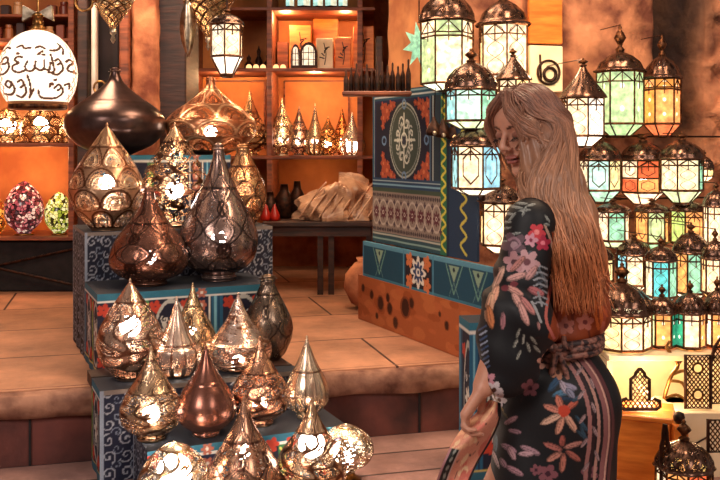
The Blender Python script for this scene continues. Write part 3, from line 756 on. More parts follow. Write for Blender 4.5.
def pedestal(poly, z0, z1, label, canvases, name='cloth_covered_stand', n=190, parent_cat='display stand'):
    """poly: footprint (x, y) counter-clockwise seen from above; canvases: {edge index: Cv}"""
    cx = sum(p[0] for p in poly)/len(poly); cy = sum(p[1] for p in poly)/len(poly)
    t = thing(name, label, parent_cat, (cx, cy, z0))
    ins = .004
    G().slab([(cx+(x-cx)*(1-ins*8)-cx, cy+(y-cy)*(1-ins*8)-cy) for x, y in poly], 0, z1-z0-.012).build('block', M_WOODD, t)
    V_, F_, C_ = [], [], []
    nv = 90; h = z1-z0
    for e in range(len(poly)):
        a, b = Vector((*poly[e], 0)), Vector((*poly[(e+1) % len(poly)], 0)); L = (b-a).length
        cv = canvases.get(e); 
        S_, Z_ = np.meshgrid(np.linspace(0, 1, n), np.linspace(0, 1, nv))
        nrm = Vector((b.y-a.y, a.x-b.x, 0)).normalized()
        off = .003*np.sin(S_*L*46)*(1-Z_)*np.sin(PI*S_)
        P = np.stack([a.x-cx+(b.x-a.x)*S_+nrm.x*off, a.y-cy+(b.y-a.y)*S_+nrm.y*off, Z_*h], -1).reshape(-1, 3)
        if cv is None: c = np.tile(lin('#1c2448'), (n*nv, 1))
        else: c = cv.sample((S_*min(L, cv.w)).ravel()*.999, (Z_*min(h, cv.h)).ravel()*.999)
        k = sum(len(q) for q in V_); V_.append(P); C_.append(c); F_ += (grid_faces(n, nv)+k).tolist()
    k = sum(len(q) for q in V_); V_.append(np.array([(x-cx, y-cy, h) for x, y in poly])); C_.append(np.tile(lin('#20242e'), (len(poly), 1))); F_.append([k+i for i in range(len(poly))])
    link_mesh('cloth_cover', np.concatenate(V_), F_, M_FABRIC, t, False, np.concatenate(C_))
    return t
def quad(u0, u1, v0, v1): return [tuple(D(u, v).xy) for u, v in ((u0, v0), (u1, v0), (u1, v1), (u0, v1))]
e = .004
pedestal(quad(.10, .60, .645, .98), .652, ZT0, 'tallest block of the tiered display, under the two big onion lamps', {0: cover_canvas(1, 1, ZT0-.65), 3: scroll_canvas(2, 1, 1)})
pedestal(quad(0, .66, .30, .64), .652, ZT1, 'middle height block with white scrollwork cloth behind the dark carved lamps', {0: scroll_canvas(3, 1, ZT1-.65), 3: scroll_canvas(4, 1, ZT1-.65, '#14141c')})
pedestal(quad(0, .56, 0, .296), .652, ZT2, 'low blue patterned block on the platform, carrying the two dark carved lamps', {0: cover_canvas(5, 1.2, ZT2-.65, 1), 3: cover_canvas(6, 1.2, ZT2-.65, 0)})
# plinth whose back follows the step edge
def clipS(poly):
    inv = MS.inverted(); out = []
    P = [inv @ Vector((x, y, 0)) for x, y in poly]
    n = len(P); keep = lambda p: p.y < -.055
    for i in range(n):
        a, b = P[i], P[(i+1) % n]
        if keep(a): out.append(a)
        if keep(a) != keep(b):
            t = (-.055-a.y)/(b.y-a.y); out.append(a+(b-a)*t)
    return [tuple((MS @ p).xy) for p in out]
pl = clipS(quad(-.03, .56, -.27, -.004))
pedestal(pl, .372, ZT3, 'navy cloth block with white curls in front of the step, under the brass lamps', {0: scroll_canvas(8, 1.2, ZT3-.37, '#151a34'), len(pl)-1: cover_canvas(9, 1, ZT3-.37, 2)})
def clipB(poly):
    inv = MS.inverted(); out = []; P = [inv @ Vector((x, y, 0)) for x, y in poly]; n = len(P); keep = lambda p: p.y > -.040
    for i in range(n):
        a, b = P[i], P[(i+1) % n]
        if keep(a): out.append(a)
        if keep(a) != keep(b):
            t = (-.040-a.y)/(b.y-a.y); out.append(a+(b-a)*t)
    return [tuple((MS @ p).xy) for p in out]
pb = clipB(quad(-.03, .56, -.27, -.004))
tag(G().slab(pb, .653, ZT3).build('plinth_board', M_WOODD), 'thin dark board on the platform edge under the rear brass lamps', 'board')
pedestal(quad(.06, .62, -.48, -.275), .372, ZT4, 'lowest cloth block of the display, under the plain brown teardrop lamp', {0: cover_canvas(11, 1.2, ZT4-.37, 3), 3: scroll_canvas(12, 1, 1)})

# A B: the big onions
A_ = lamp(98, 67, .18, .82, ZT0, 'onion', 'plain', '#54403c', '#54403c', '#54403c', 'big plain dark bronze onion lamp with a small ring handle, topmost left', bulb=False, big=True)
g = G(); A_h = (EYE-(67-HY)/F*A_.location.y-ZT0)/1.045
g.torus((-.075, 0, A_h*.80), .032, .006, 20, 6, axis='Y'); g.build('ring_handle', M_BRASS, A_, True)
lamp(90, 76, .56, .80, ZT0, 'onion', 'scales', '#a87050', '#e0b088', '#8a5a40', 'big copper onion lamp with scale pattern glowing behind the tall carved lamp', 132, big=True, vr=(.06, .86), br=.034, nu=200, nv=120, spin=.06)
lamp(73, 122, .084, .379, ZT1, 'egg', 'scales', '#c09878', '#6a4430', '#e8c8a0', 'amber egg shaped lamp with large arched scales and a round white glow', 183, vr=(.04, .80), nu=200, nv=120, br=.036, bm=M_BULBW, spin=.02, big=True)
lamp(68, 122, .32, .38, ZT1, 'egg', 'script', '#e0b890', '#5a3826', '#e8c8a0', 'bright cut out lamp with dark script strokes between the amber lamp and tall carved lamp', 190, vr=(.03, .85), holes=1.3, br=.04, nu=200, nv=120, bm=M_BULBW, plight=.9)
lamp(46, 143, .585, .42, ZT1, 'jar', 'scales', '#b88860', '#5a3424', '#dcb48a', 'brown scale patterned lamp half hidden behind the tall carved lamp', 200, vr=(.04, .75), br=.02)
lamp(78, 186, .183, .140, ZT2, 'tall', 'ogee', '#8a6050', '#44281e', '#603c30', 'dark copper carved teardrop lamp with a pointed tip, left on the blue block', 258, vr=(.07, .66), holes=.75, nu=220, nv=130, br=.030, bm=M_BULBW, spin=.04, plight=.35)
lamp(78, 142, .42, .155, ZT2, 'tall', 'ogee', '#8a726a', '#40302c', '#5c4842', 'tall grey brown carved teardrop lamp with a white glow low on its belly', 238, vr=(.10, .70), holes=.75, nu=240, nv=150, br=.032, bm=M_BULBW, spin=.12, plight=.35)
# T3
lamp(66, 278, .072, -.155, ZT3, 'egg', 'swirl', '#cca890', '#7a5440', '#ecd4bc', 'golden egg shaped lamp with a bright white glow, leftmost above the navy cloth', 326, vr=(.04, .80), br=.040, bm=M_BULBW, holes=.9, plight=.8)
lamp(50, 296, .205, -.17, ZT3, 'cone', 'flute', '#e0c4b0', '#8a5a44', '#f0dcc0', 'silver cone lamp with a fluted bright skirt next to the golden egg shaped lamp', 356, vr=(.03, .42), br=.028, bm=M_BULBW)
lamp(46, 282, .275, -.080, ZT3, 'tear', 'ogee', '#d0b088', '#6a4a34', '#f0d8b0', 'pale brass pierced teardrop lamp standing behind the silver cone lamp', 330, vr=(.05, .75), br=.018)
lamp(66, 292, .395, -.165, ZT3, 'cone', 'swirl', '#dcc0b0', '#8c5a3c', '#f0dcd0', 'wide silver cone lamp with a mirror bright top in the middle of the display', 362, vr=(.03, .36), br=.026)
lamp(50, 274, .515, -.086, ZT3, 'jar', 'ogee', '#7a685a', '#3c2c24', '#a08a74', 'dark grey pierced lamp at the right rear of the brass group', 330, vr=(.05, .80), br=.016, holes=.6, bulb=False)
# T4
lamp(62, 346, .09, -.375, ZT4, 'tear', 'swirl', '#c0a080', '#6a4834', '#e8d0b0', 'brass engraved teardrop lamp glowing near its base, left end of the lower row', 414, vr=(.04, .55), br=.030, bm=M_BULBW)
lamp(60, 345, .235, -.40, ZT4, 'tear', 'plain', '#86584a', '#86584a', '#86584a', 'plain smooth brown copper teardrop lamp without piercing, centre of the lower row', bulb=False)
lamp(60, 336, .40, -.365, ZT4, 'tear', 'swirl', '#c08e70', '#6a4030', '#e0b490', 'coppery teardrop lamp with two round glows, right of the plain brown one', 404, vr=(.04, .62), br=.026)
lamp(44, 335, .545, -.36, ZT4, 'tear', 'flute', '#e4ccb0', '#8a6850', '#f4e4d0', 'slim pale gold teardrop lamp at the right end against the stone step', 396, vr=(.05, .6), br=.020, bm=M_BULBW)
# T5 on the tread
lamp(80, 442, .10, -.62, ZT5, 'dome', 'swirl', '#f0dcc0', '#a88058', '#ffffff', 'white glowing dome lamp at the bottom edge of the photo', 472, vr=(.03, .93), holes=1.1, br=.055, bm=M_BULBW, fin=False, plight=1.0)
lamp(72, 396, .28, -.61, ZT5, 'tear', 'ogee', '#b48a70', '#5a3628', '#e8ccb0', 'copper and silver teardrop lamp front and centre of the bottom row', 452, vr=(.08, .66), br=.026)
lamp(72, 398, .468, -.60, ZT5, 'tear', 'swirl', '#d8b490', '#6a4028', '#f4e0c8', 'bright teardrop lamp with a large white glow left of the round white lamp', 444, vr=(.06, .70), holes=1.1, br=.045, bm=M_BULBW, plight=.8)
t = lamp(56, 424, .60, -.52, ZT5+.03, 'globe', 'ogee', '#f4e4cc', '#b08858', '#ffffff', 'round white glowing lamp on a copper foot, right end of the bottom row', 452, vr=(.05, .95), holes=1.2, br=.045, bm=M_BULBW, fin=False, plight=.8)
G().lathe([(.05, -.03), (.055, -.024), (.035, -.012), (.03, 0.004)], 24).build('pedestal_foot', M_BRASS, t, True)

# ---------------------------------------------------------------- small lamps on the shelf behind
SMALL = [(250, 91, 30, 'tear', 'swirl', '#d8b080', '#6a4024', 'first from left, partly behind the copper onion lamp'),
 (282, 98, 25, 'tear', 'scales', '#e0c8a0', '#6a4428', 'second from the left, with pale glass scales'),
 (299, 106, 20, 'tear', 'scales', '#b08c78', '#4a2c1c', 'third from the left, grey and narrow'),
 (315, 103, 18, 'cone', 'flute', '#e4caa0', '#8a5a34', 'fourth from the left, bright and slim'),
 (328, 116, 23, 'tear', 'lattice', '#d89c58', '#4a2814', 'fifth from the left, with a crossed lattice'),
 (342, 106, 15, 'tear', 'swirl', '#c87838', '#7a3c18', 'sixth from the left, orange, behind the white one')]
for k, (px, yt, w, kind, st, b, l, lab) in enumerate(SMALL):
    Y = MYa+(.13 if k != 5 else .30); H_ = (EYE-(yt-HY)/F*Y-ZM1)/1.045
    t = make_lamp(kind, st, w*.6*Y/F, H_, b, l, b, nu=80, nv=48, br=.022, bz=.3, vr=(.04, .7), plight=.25)
    t.location = (on(px, Y), Y, ZM1); tag(t, 'small lamp in the lit back row, '+lab, 'lamp', 'small teardrop lamps on the back shelf')
Y = MYa+.12; H_ = (EYE-(112-HY)/F*Y-ZM1)
t = make_lamp('cone', 'flute', 13*Y/F, H_/1.045, '#f4e8d4', '#c8a070', '#ffffff', nu=80, nv=48, br=.05, vr=(.04, .7), holes=1.2, bm=M_BULBW)
t.location = (on(352, Y), Y, ZM1); tag(t, 'white glowing cone lamp at the right end of the back shelf row', 'lamp', 'small teardrop lamps on the back shelf')
# pierced domes on the left shelf
for k, (px, yt, w, lab) in enumerate(((8, 107, 34, 'cut by the picture edge'), (42, 104, 42, 'under the script globe'), (68, 112, 22, 'next to the bronze onion lamp'))):
    Y = LY+.16+(.1 if k == 2 else 0); H_ = EYE-(yt-HY)/F*Y-ZL1
    t = make_lamp('dome', 'scales', w/2*Y/F, H_, '#dca870', '#54301c', '#f0cc98', nu=130, nv=60, br=.05 if k < 2 else .02, vr=(.03, .9), holes=1.0, fin=False, bm=M_BULBW, bz=.5)
    t.location = (on(px, Y), Y, ZL1); tag(t, 'low pierced dome lamp on left shelf, '+lab, 'lamp', 'pierced dome lamps on the left shelf')
# mosaic eggs
M_EGG = {}
def mosaic_mat(name, cs, cell, s):
    m, nt, p, out = newmat(name); p.inputs['Roughness'].default_value = .15
    tc = N(nt, 'ShaderNodeTexCoord'); vo = N(nt, 'ShaderNodeTexVoronoi'); vo.inputs['Scale'].default_value = cell
    nt.links.new(tc.outputs['Object'], vo.inputs['Vector'])
    cr = N(nt, 'ShaderNodeValToRGB'); cr.color_ramp.interpolation = 'CONSTANT'
    while len(cr.color_ramp.elements) < len(cs): cr.color_ramp.elements.new(.5)
    for i, c in enumerate(cs): cr.color_ramp.elements[i].position = i/len(cs); cr.color_ramp.elements[i].color = L4(c)
    sp = N(nt, 'ShaderNodeSeparateColor'); nt.links.new(vo.outputs['Color'], sp.inputs[0]); nt.links.new(sp.outputs[0], cr.inputs['Fac'])
    v2 = N(nt, 'ShaderNodeTexVoronoi', feature='DISTANCE_TO_EDGE'); v2.inputs['Scale'].default_value = cell; nt.links.new(tc.outputs['Object'], v2.inputs['Vector'])
    lt = N(nt, 'ShaderNodeMath', operation='GREATER_THAN'); nt.links.new(v2.outputs['Distance'], lt.inputs[0]); lt.inputs[1].default_value = .06
    mx = N(nt, 'ShaderNodeMix', data_type='RGBA', blend_type='MULTIPLY'); mx.inputs['Factor'].default_value = 1
    nt.links.new(cr.outputs['Color'], mx.inputs['A']); nt.links.new(lt.outputs[0], mx.inputs['B'])
    nt.links.new(mx.outputs['Result'], p.inputs['Base Color']); nt.links.new(mx.outputs['Result'], p.inputs['Emission Color']); p.inputs['Emission Strength'].default_value = s
    return m
for px, yt, w, kind, m, lab in ((24, 181, 38, 'globe', mosaic_mat('pink_mosaic', ['#6a2c30', '#c87c7c', '#3a1820', '#a85058', '#f0c8b8', '#4c3438'], 52, .7), 'pink and dark mosaic egg lamp on the lower left shelf'),
                           (59, 192, 28, 'globe', mosaic_mat('green_mosaic', ['#c8c860', '#2c2c10', '#e8e490', '#8a9a30', '#f0f0b0'], 52, .8), 'smaller yellow green mosaic egg lamp on the lower left shelf'),
                           (-6, 190, 26, 'egg', mosaic_mat('orange_mosaic', ['#e07820', '#f0a848', '#8a3c10'], 48, .8), 'orange mosaic egg lamp cut by the left picture edge')):
    Y = LY+.14; H_ = EYE-(yt-HY)/F*Y-ZL2; t = thing('mosaic_lamp', lab, 'lamp', (on(px, Y), Y, ZL2), group='mosaic egg lamps')
    v = np.linspace(0, 1, 30); g = G(); g.lathe([(prof_r(kind, q)*w/2*Y/F, q*H_) for q in v], 40); g.build('glass_body', m, t, True)
    G().lathe([(w*.24*Y/F, -.0), (w*.26*Y/F, .004), (w*.2*Y/F, .012)], 24).build('foot', M_BRASS, t, True)

# ---------------------------------------------------------------- script globe hanging at the left
def script_globe():
    Y = 3.5; R_ = 38*Y/F; top, bot = at(38, 30, Y).z, at(38, 106, Y).z; H_ = top-bot
    t = thing('script_globe_lamp', 'large white glowing hanging globe lamp with dark arabic script, upper left', 'lamp', (on(38, Y), Y, bot))
    cv = Cv(300, 300, '#fff0e0', 600)
    P = lambda pts: smooth_pts([(x, 300-y) for x, y in pts], 5)   # the sheet reads left to right seen from outside
    o = lambda *pts: cv.line(P([(x-0, y-130+0) for x, y in pts]), 9.5, '#3c2416')
    # picture coordinates at four times size, globe spans x 0..300, y 130..430
    o((8,222),(20,210),(35,216)); o((62,212),(80,206),(95,216),(120,214)); o((140,214),(160,208),(180,216)); o((200,222),(230,218),(255,198)); o((245,192),(258,210),(250,232))
    o((14,268),(24,250),(38,256),(36,272),(20,276)); o((38,262),(46,290),(30,312),(8,316))
    o((92,252),(74,250),(64,262),(80,274),(60,284),(62,302),(84,310),(108,300)); o((70,238),(76,238))
    o((112,268),(104,288),(114,304),(134,300),(142,268)); o((142,292),(158,302),(172,292),(174,262)); o((172,292),(190,300),(196,270)); o((150,240),(160,232)); o((168,240),(176,240))
    o((200,238),(208,300),(188,308)); o((214,262),(226,254),(234,266),(222,276)); o((234,262),(242,290),(222,314),(204,312))
    o((256,262),(272,252),(284,262),(262,280),(262,296),(290,300))
    o((28,352),(40,340),(52,352),(40,366),(28,356)); o((52,346),(60,372),(40,392),(14,388)); o((76,346),(90,338),(98,356),(84,366)); o((98,352),(104,382),(82,402),(62,396))
    o((112,322),(122,360),(118,396)); o((134,372),(122,392),(112,404)); o((152,378),(160,400),(190,406),(230,402),(250,384),(246,366)); o((214,366),(228,352),(240,362),(228,374)); o((196,352),(202,348)); o((210,336),(218,334)); o((252,352),(268,346),(272,364))
    for x, y in ((70,236),(158,236),(168,228),(206,352),(196,360)): cv.ell(x, 300-(y-130), 6, 6, '#4a2c18')
    cv.rect(0, 0, 300, 14, '#5a3820')
    nu, nv = 260, 130; v = np.linspace(0, 1, nv); u = np.linspace(0, 1, nu, endpoint=False); U, V = np.meshgrid(u, v)
    th = -PI/2+(V-0)*0
    rr = np.sqrt(np.clip(1-((V*1.72-.72)/1.0)**2, 0, 1))*R_; rr[0] = rr[1]
    A = U*2*PI; X_ = rr*np.cos(A); Y_ = rr*np.sin(A)
    # wrap the sheet around the globe twice, measured along the surface seen from the front
    s = ((A-PI/2-PI-.34) % (2*PI)); s = np.where(s > PI, s-2*PI, s)         # 0 at the side facing -Y
    x = 150+150*np.sin(s)
    x = np.where(np.abs(s) > PI/2, 300-x, x) if False else x
    c = cv.sample(x.ravel(), (V*300).ravel())
    sidev = (np.abs(np.sin(s)) > .86); lat = (np.abs((U*26+V*9) % 1-.5) < .12)|(np.abs((U*26-V*9) % 1-.5) < .12)
    c = c.reshape(nv, nu, 3); c[sidev & lat] = lin('#8a5c34'); c = c.reshape(-1, 3)
    m, nt, p, out = newmat('lit_script_glass'); p.inputs['Roughness'].default_value = .3
    a = N(nt, 'ShaderNodeAttribute', attribute_name='Col'); nt.links.new(a.outputs['Color'], p.inputs['Base Color'])
    tl = N(nt, 'ShaderNodeBsdfTranslucent'); nt.links.new(a.outputs['Color'], tl.inputs['Color'])
    ms = N(nt, 'ShaderNodeMixShader'); ms.inputs[0].default_value = .7; nt.links.new(p.outputs[0], ms.inputs[1]); nt.links.new(tl.outputs[0], ms.inputs[2]); nt.links.new(ms.outputs[0], out.inputs['Surface'])
    link_mesh('globe', np.stack([X_, Y_, V*H_], -1).reshape(-1, 3), grid_faces(nu, nv, True).tolist(), m, t, True, c)
    G().lathe([(R_*.70, -.014), (R_*.74, -.010), (R_*.74, .004), (R_*.66, .006)], 40).build('bottom_ring', M_FRAME, t, True)
    G().lathe([(.03, H_-.004), (.034, H_+.006), (.02, H_+.02), (.018, H_+.05), (.026, H_+.055), (.01, H_+.07)], 20).build('neck', M_BRASS, t, True)
    g = G(); g.tube([(0, 0, H_+.07), (0, 0, 3.2-bot)], .004, 6); g.build('hanging_rod', M_BRASS, t)
    g = G()
    for sx in (-1, 1):
        g.add([(0, -.01, H_+.065), (sx*.055, -.012, H_+.095), (sx*.06, -.006, H_+.035), (0, .01, H_+.065), (sx*.055, .010, H_+.095), (sx*.06, .012, H_+.035)], [(0,1,2),(5,4,3),(0,3,4,1),(1,4,5,2),(2,5,3,0)])
    g.build('ribbon_bow', M_SILVER, t)
    point('bulb_light', (0, -.0, H_*.45), 2.6, (1, .86, .72), .05, t)
    G().sphere((0, 0, H_*.45), .035, 12).build('bulb', M_BULBW, t, True)
script_globe()

# hanging metal cones at the top edge
def hanging_cone(px, ytop, ybot, w, Y, label, wings=False):
    top, bot = at(px, ytop, Y).z, at(px, ybot, Y).z; H_ = top-bot; R_ = w/2*Y/F
    t = thing('hanging_pierced_lamp', label, 'lamp', (on(px, Y), Y, bot))
    body = make_lamp('tear', 'lattice', R_, H_, '#b89468', '#4a3020', '#e0c498', nu=120, nv=60, bulb=False, vr=(0, 1), fin=False, holes=1.0)
    b = [c for c in body.children if c.name.startswith('body')][0]
    for c in list(body.children):
        if c is not b: bpy.data.objects.remove(c)
    b.parent = t; bpy.data.objects.remove(body)
    me = b.data; co = np.empty(len(me.vertices)*3, np.float32); me.vertices.foreach_get('co', co); co = co.reshape(-1, 3)
    z = co[:, 2]/H_; ang = np.arctan2(co[:, 1], co[:, 0]); rr = R_*np.interp(z, [0, .12, .25, .5, .75, .9, 1], [.05, .16, .34, .68, .95, 1, .86])
    co[:, 0] = rr*np.cos(ang); co[:, 1] = rr*np.sin(ang); me.vertices.foreach_set('co', co.ravel()); me.update()
    g = G(); g.torus((0, 0, H_), R_*.9, .008, 36, 6); g.torus((0, 0, H_*.88), R_*1.0, .006, 36, 6); g.build('rim', M_SILVER, t, True)
    G().lathe([(.002, -.045), (.010, -.03), (.004, -.015), (.012, -.005), (.012, .012)], 14).build('drop_finial', M_SILVER, t, True)
    g = G()
    for k in range(3):
        a = k*2*PI/3+.4; g.tube([(R_*.85*math.cos(a), R_*.85*math.sin(a), H_), (0, 0, H_+.45)], .0025, 5)
    g.tube([(0, 0, H_+.45), (0, 0, 3.2-bot)], .003, 5); g.build('chain', M_SILVER, t)
    if wings:
        for sx in (-1, 1):
            g = G(); pts = [(sx*R_*.6, 0, H_*.9), (sx*R_*1.3, -.01, H_*.95), (sx*R_*1.9, -.02, H_*1.25)]
            g.tube(smooth_pts(pts, 6), [.004+.018*math.sin(PI*min(1, k/12)) for k in range(13)], 8); g.build('curled_leaf', M_SILVER, t, True)
    point('bulb_light', (0, 0, H_*.8), .6, (1, .7, .45), .02, t)
    return t
hanging_cone(113, -4, 32, 38, 3.5, 'silver filigree hanging cone lamp at the top edge beside the script globe')
hanging_cone(208, -14, 40, 56, 3.9, 'large pierced brass hanging cone with curled leaves above the copper onion lamp', True)
t = thing('wire_hoop', 'thin brass wire hoop hanging at the top edge right of the script globe', 'ornament', at(84, 2, 3.5))
G().torus((0, 0, 0), .034, .005, 28, 6, axis='Y').build('hoop', M_BRASS, t, True); G().tube([(0, 0, .034), (0, 0, 1.05)], .003, 5).build('wire', M_BRASS, t)
t = thing('brass_leaf', 'long pointed brass leaf ornament hanging left of the small black lantern', 'ornament', at(187, 26, 3.8))
vs = []; n = 16
for k in range(n):
    q = k/(n-1); w = .034*math.sin(PI*q)**.8; z = .12-.25*q
    vs += [(-w, .004+.02*q, z), (0, -.012+.02*q, z), (w, .004+.02*q, z), (0, .016+.02*q, z)]
fs = [[k*4+j, k*4+(j+1) % 4, (k+1)*4+(j+1) % 4, (k+1)*4+j] for k in range(n-1) for j in range(4)]
g = G(); g.add(vs, fs); g.build('leaf', M_SILVER, t, True); G().tube([(0, .0, .12), (0, 0, 1.2)], .003, 5).build('wire', M_BRASS, t)

# ---------------------------------------------------------------- glass lanterns
def chaincol(c): return tuple(lin(c))
def lantern(px, yf, yd, yg, yb, y0, w, Y, cols, label, n=6, rot=0.0, motif=None, dome='rib', ceil=None, group='glass lanterns', name='glass_lantern', pw=1.0, split=None, hookto=None):
    bot = at(px, y0, Y).z; zf, zd, zg, zb = [at(px, q, Y).z-bot for q in (yf, yd, yg, yb)]
    R_ = w/2*Y/F
    t = thing(name, label, 'lantern', (on(px, Y), Y, bot), rot, group)
    a0 = PI/n
    mm = motif or G_HEX
    G().lathe([(R_*.30, 0), (R_*.42, .004), (R_*.46, zb*.16), (R_*.40, zb*.2)], n, a0=a0).build('base', M_FRAME, t)
    o = G().lathe([(R_*.44, zb*.2), (R_*.98, zb*.96)], n, a0=a0, caps=False).build('sloping_pane', mm if mm is not G_HEX else G_WAVE, t); o.color = (*lin(cols[1 % len(cols)]), 1)
    # panels
    gl = zg-zb
    for k in range(n):
        a, b = a0+2*PI*k/n, a0+2*PI*(k+1)/n; r = R_*.96
        pa, pb_ = Vector((r*math.cos(a), r*math.sin(a), 0)), Vector((r*math.cos(b), r*math.sin(b), 0)); nn = ((pa+pb_)/2).normalized()*.003
        rows = split or [(0, 1)]
        for ri, (f0, f1) in enumerate(rows):
            za, zc = zb+gl*f0+.002, zb+gl*f1-.002
            vs = [pa+Vector((0,0,za)), pb_+Vector((0,0,za)), pb_+Vector((0,0,zc)), pa+Vector((0,0,zc))]; vs = vs+[v-nn for v in vs]
            o = link_mesh('glass_panel', [tuple(v) for v in vs], [[0,1,2,3],[7,6,5,4],[0,4,5,1],[1,5,6,2],[2,6,7,3],[3,7,4,0]], mm, t, uv=[(0,0),(1,0),(1,1),(0,1)]*2)
            cc = cols[(k+ri*2) % len(cols)] if ri == 0 or not split else cols[(k*2+1+ri) % len(cols)]
            o.color = (*lin(cc), 1)
    # frame: posts, rings, arch lines
    g = G(); q = .0042 if w > 20 else .003
    for k in range(n):
        a, b = a0+2*PI*k/n, a0+2*PI*(k+1)/n
        A1 = Vector((R_*math.cos(a), R_*math.sin(a), 0)); B1 = Vector((R_*math.cos(b), R_*math.sin(b), 0))
        g.tube([A1+Vector((0,0,zb)), A1+Vector((0,0,zg))], q, 5)
        for z, qq in ((zb, q*1.3), (zb+gl*.80, q*.8), (zg, q*1.5)): g.tube([A1+Vector((0,0,z)), B1+Vector((0,0,z))], qq, 5)
        if split:
            for f0, f1 in split[1:]: g.tube([A1+Vector((0,0,zb+gl*f0)), B1+Vector((0,0,zb+gl*f0))], q, 5)
        mid = (A1+B1)/2*1.01
        g.tube([mid+Vector((0,0,zg)), mid+Vector((0,0,zg-gl*.34))], q*.7, 4)
        if w > 30: g.tube([A1.lerp(B1, .06)+Vector((0,0,zb+gl*.8)), mid+Vector((0,0,zb+gl*.98)), A1.lerp(B1, .94)+Vector((0,0,zb+gl*.8))], q*.7, 4)
    for k in range(n):
        a, b = a0+2*PI*k/n, a0+2*PI*(k+1)/n
        g.tube([(R_*.45*math.cos(a), R_*.45*math.sin(a), zb*.18), (R_*math.cos(a), R_*math.sin(a), zb)], q*.9, 5)
    g.build('frame', M_FRAME, t)
    # dome
    hd = zd-zg; nu, nv = 72, 20; V = np.linspace(0, 1, nv); U = np.linspace(0, 1, nu, endpoint=False); UU, VV = np.meshgrid(U, V)
    if dome == 'crown': pr = np.interp(V, [0, .08, .12, .5, .8, 1], [1.05, 1.1, .95, .80, .5, .16])
    elif dome == 'tent': pr = np.interp(V, [0, .06, .2, .5, .8, 1], [1.08, 1.05, .9, .55, .25, .1])
    else: pr = np.interp(V, [0, .06, .25, .5, .75, .9, 1], [1.06, 1.0, .98, .86, .62, .36, .14])
    lob = 1+.07*np.abs(np.cos(UU*PI*n*1.0+PI/2))*(VV < .95)
    rr = pr[:, None]*R_*lob
    hole = ((np.abs((UU*n*2+VV*2) % 1-.5) > .16)&(np.abs((UU*n*2-VV*2) % 1-.5) > .16)&(VV > .12)&(VV < .88)).astype(float)
    c = np.zeros((nv, nu, 3), np.float32); c[:] = lin('#38261e'); c[hole < .5] = lin('#64483a')
    P = np.stack([rr*np.cos(UU*2*PI), rr*np.sin(UU*2*PI), zg+VV*hd], -1).reshape(-1, 3)
    link_mesh('dome', P, grid_faces(nu, nv, True).tolist(), M_PIERCE, t, True, c.reshape(-1, 3), hole.ravel()*.7)
    hf = zf-zd
    if hf > .004:
        g = G(); r0 = max(.006, R_*.14)
        g.lathe([(r0, zd-.004), (r0*1.5, zd+hf*.08), (r0*.6, zd+hf*.2), (r0*.9, zd+hf*.3), (r0*1.9, zd+hf*.5), (r0*1.2, zd+hf*.68), (r0*.4, zd+hf*.8), (r0*.6, zd+hf*.88), (.001, zf)], 14)
        g.build('finial', M_FRAME, t, True)
    if hookto is not None:     # bracket back to the wall rack
        g = G(); top = Vector((0, 0, zf-.004)); inv = Matrix.Rotation(-rot, 4, 'Z')
        tgt = inv @ Vector((hookto[0]-t.location.x, hookto[1]-t.location.y, 0)); 
        g.tube([tuple(top), tuple(top+tgt)], .0022, 5); g.build('hook', M_IRON, t)
    if ceil: G().tube([(0, 0, zf), (0, 0, ceil-bot)], .004, 5).build('chain', M_IRON, t)
    G().sphere((0, 0, zb+gl*.45), min(.018, R_*.3), 10).build('bulb', M_BULBW, t, True)
    point('bulb_light', (0, 0, zb+gl*.45), pw*1.35*(w/40)**2, (1, .80, .56), .02, t)
    return t
W_, GR, BL, OR_, RD, TE, YE = '#ffeacc', '#c6d2a8', '#a8cacc', '#f0b878', '#dc7c50', '#a4ccb4', '#f4e0b0'
def rack(s0, s1, z, off=.06):
    a, b = FW(s0, off), FW(s1, off); g = G(); g.tube([(a.x, a.y, z), (b.x, b.y, z)], .005, 6)
    for s in (s0+.05, (s0+s1)/2, s1-.05): p = FW(s, off); q = FW(s, -.06); g.tube([(p.x, p.y, z), (q.x, q.y, z)], .008, 6)
    return g
def wallat(px, off):
    """point over the picture column px, off metres in front of the right wall"""
    k = (px-CX)/F; s = (k*(C0.y+FN.y*off)-(C0.x+FN.x*off))/(FD.x-k*FD.y); return FW(s, off)
LN = []
BLK = lantern(227, 8, 14, 25, 57, 78, 33, 3.75, [W_, '#fff4e8', W_, '#e8e0d0', W_, W_], 'small black lantern with bright panes hanging in front of the copper onion lamp', ceil=3.2, motif=G_WAVE, pw=1.6)
def wl_(px, off, *a, **k):
    p = wallat(px, off); q = wallat(px, .07); k.setdefault('hookto', None if k.get('ceil') else (FW((p-C0).dot(FD), .065))); LN.append(lantern(px, *a[:6], p.y, *a[6:], **k)); return LN[-1]
wl_(447, .16, -22, -8, 22, 84, 92, 52, [W_, '#e8f0e0', GR, W_, W_, W_], 'large six sided lantern with red and green top panes, upper left of the lantern wall', rot=.5, motif=G_JEWEL, ceil=3.2, split=[(0, .72), (.74, 1)], pw=1.6)
wl_(503, .18, -10, 0, 26, 76, 84, 50, [W_, '#fff4e4', YE, W_, W_, W_], 'large bright white lantern with a ribbed dome at the top, beside the green one', ceil=3.2, dome='crown', pw=2.2, motif=G_WAVE)
wl_(471, .50, 48, 62, 90, 121, 130, 50, [TE, GR, BL, '#d8f0e0', TE, GR], 'wide teal green lantern just left of the hair, under the first lantern', rot=.3, pw=1.5, motif=G_JEWEL, hookto=(at(470, 0, 3.95).x, 3.95))
wl_(476, .50, 118, 128, 146, 188, 196, 50, [W_, '#f4ecd8', BL, W_, '#a8d0dc', W_], 'square shouldered lantern with a hexagon medallion at the level of the face', rot=.15, pw=1.6, n=6)
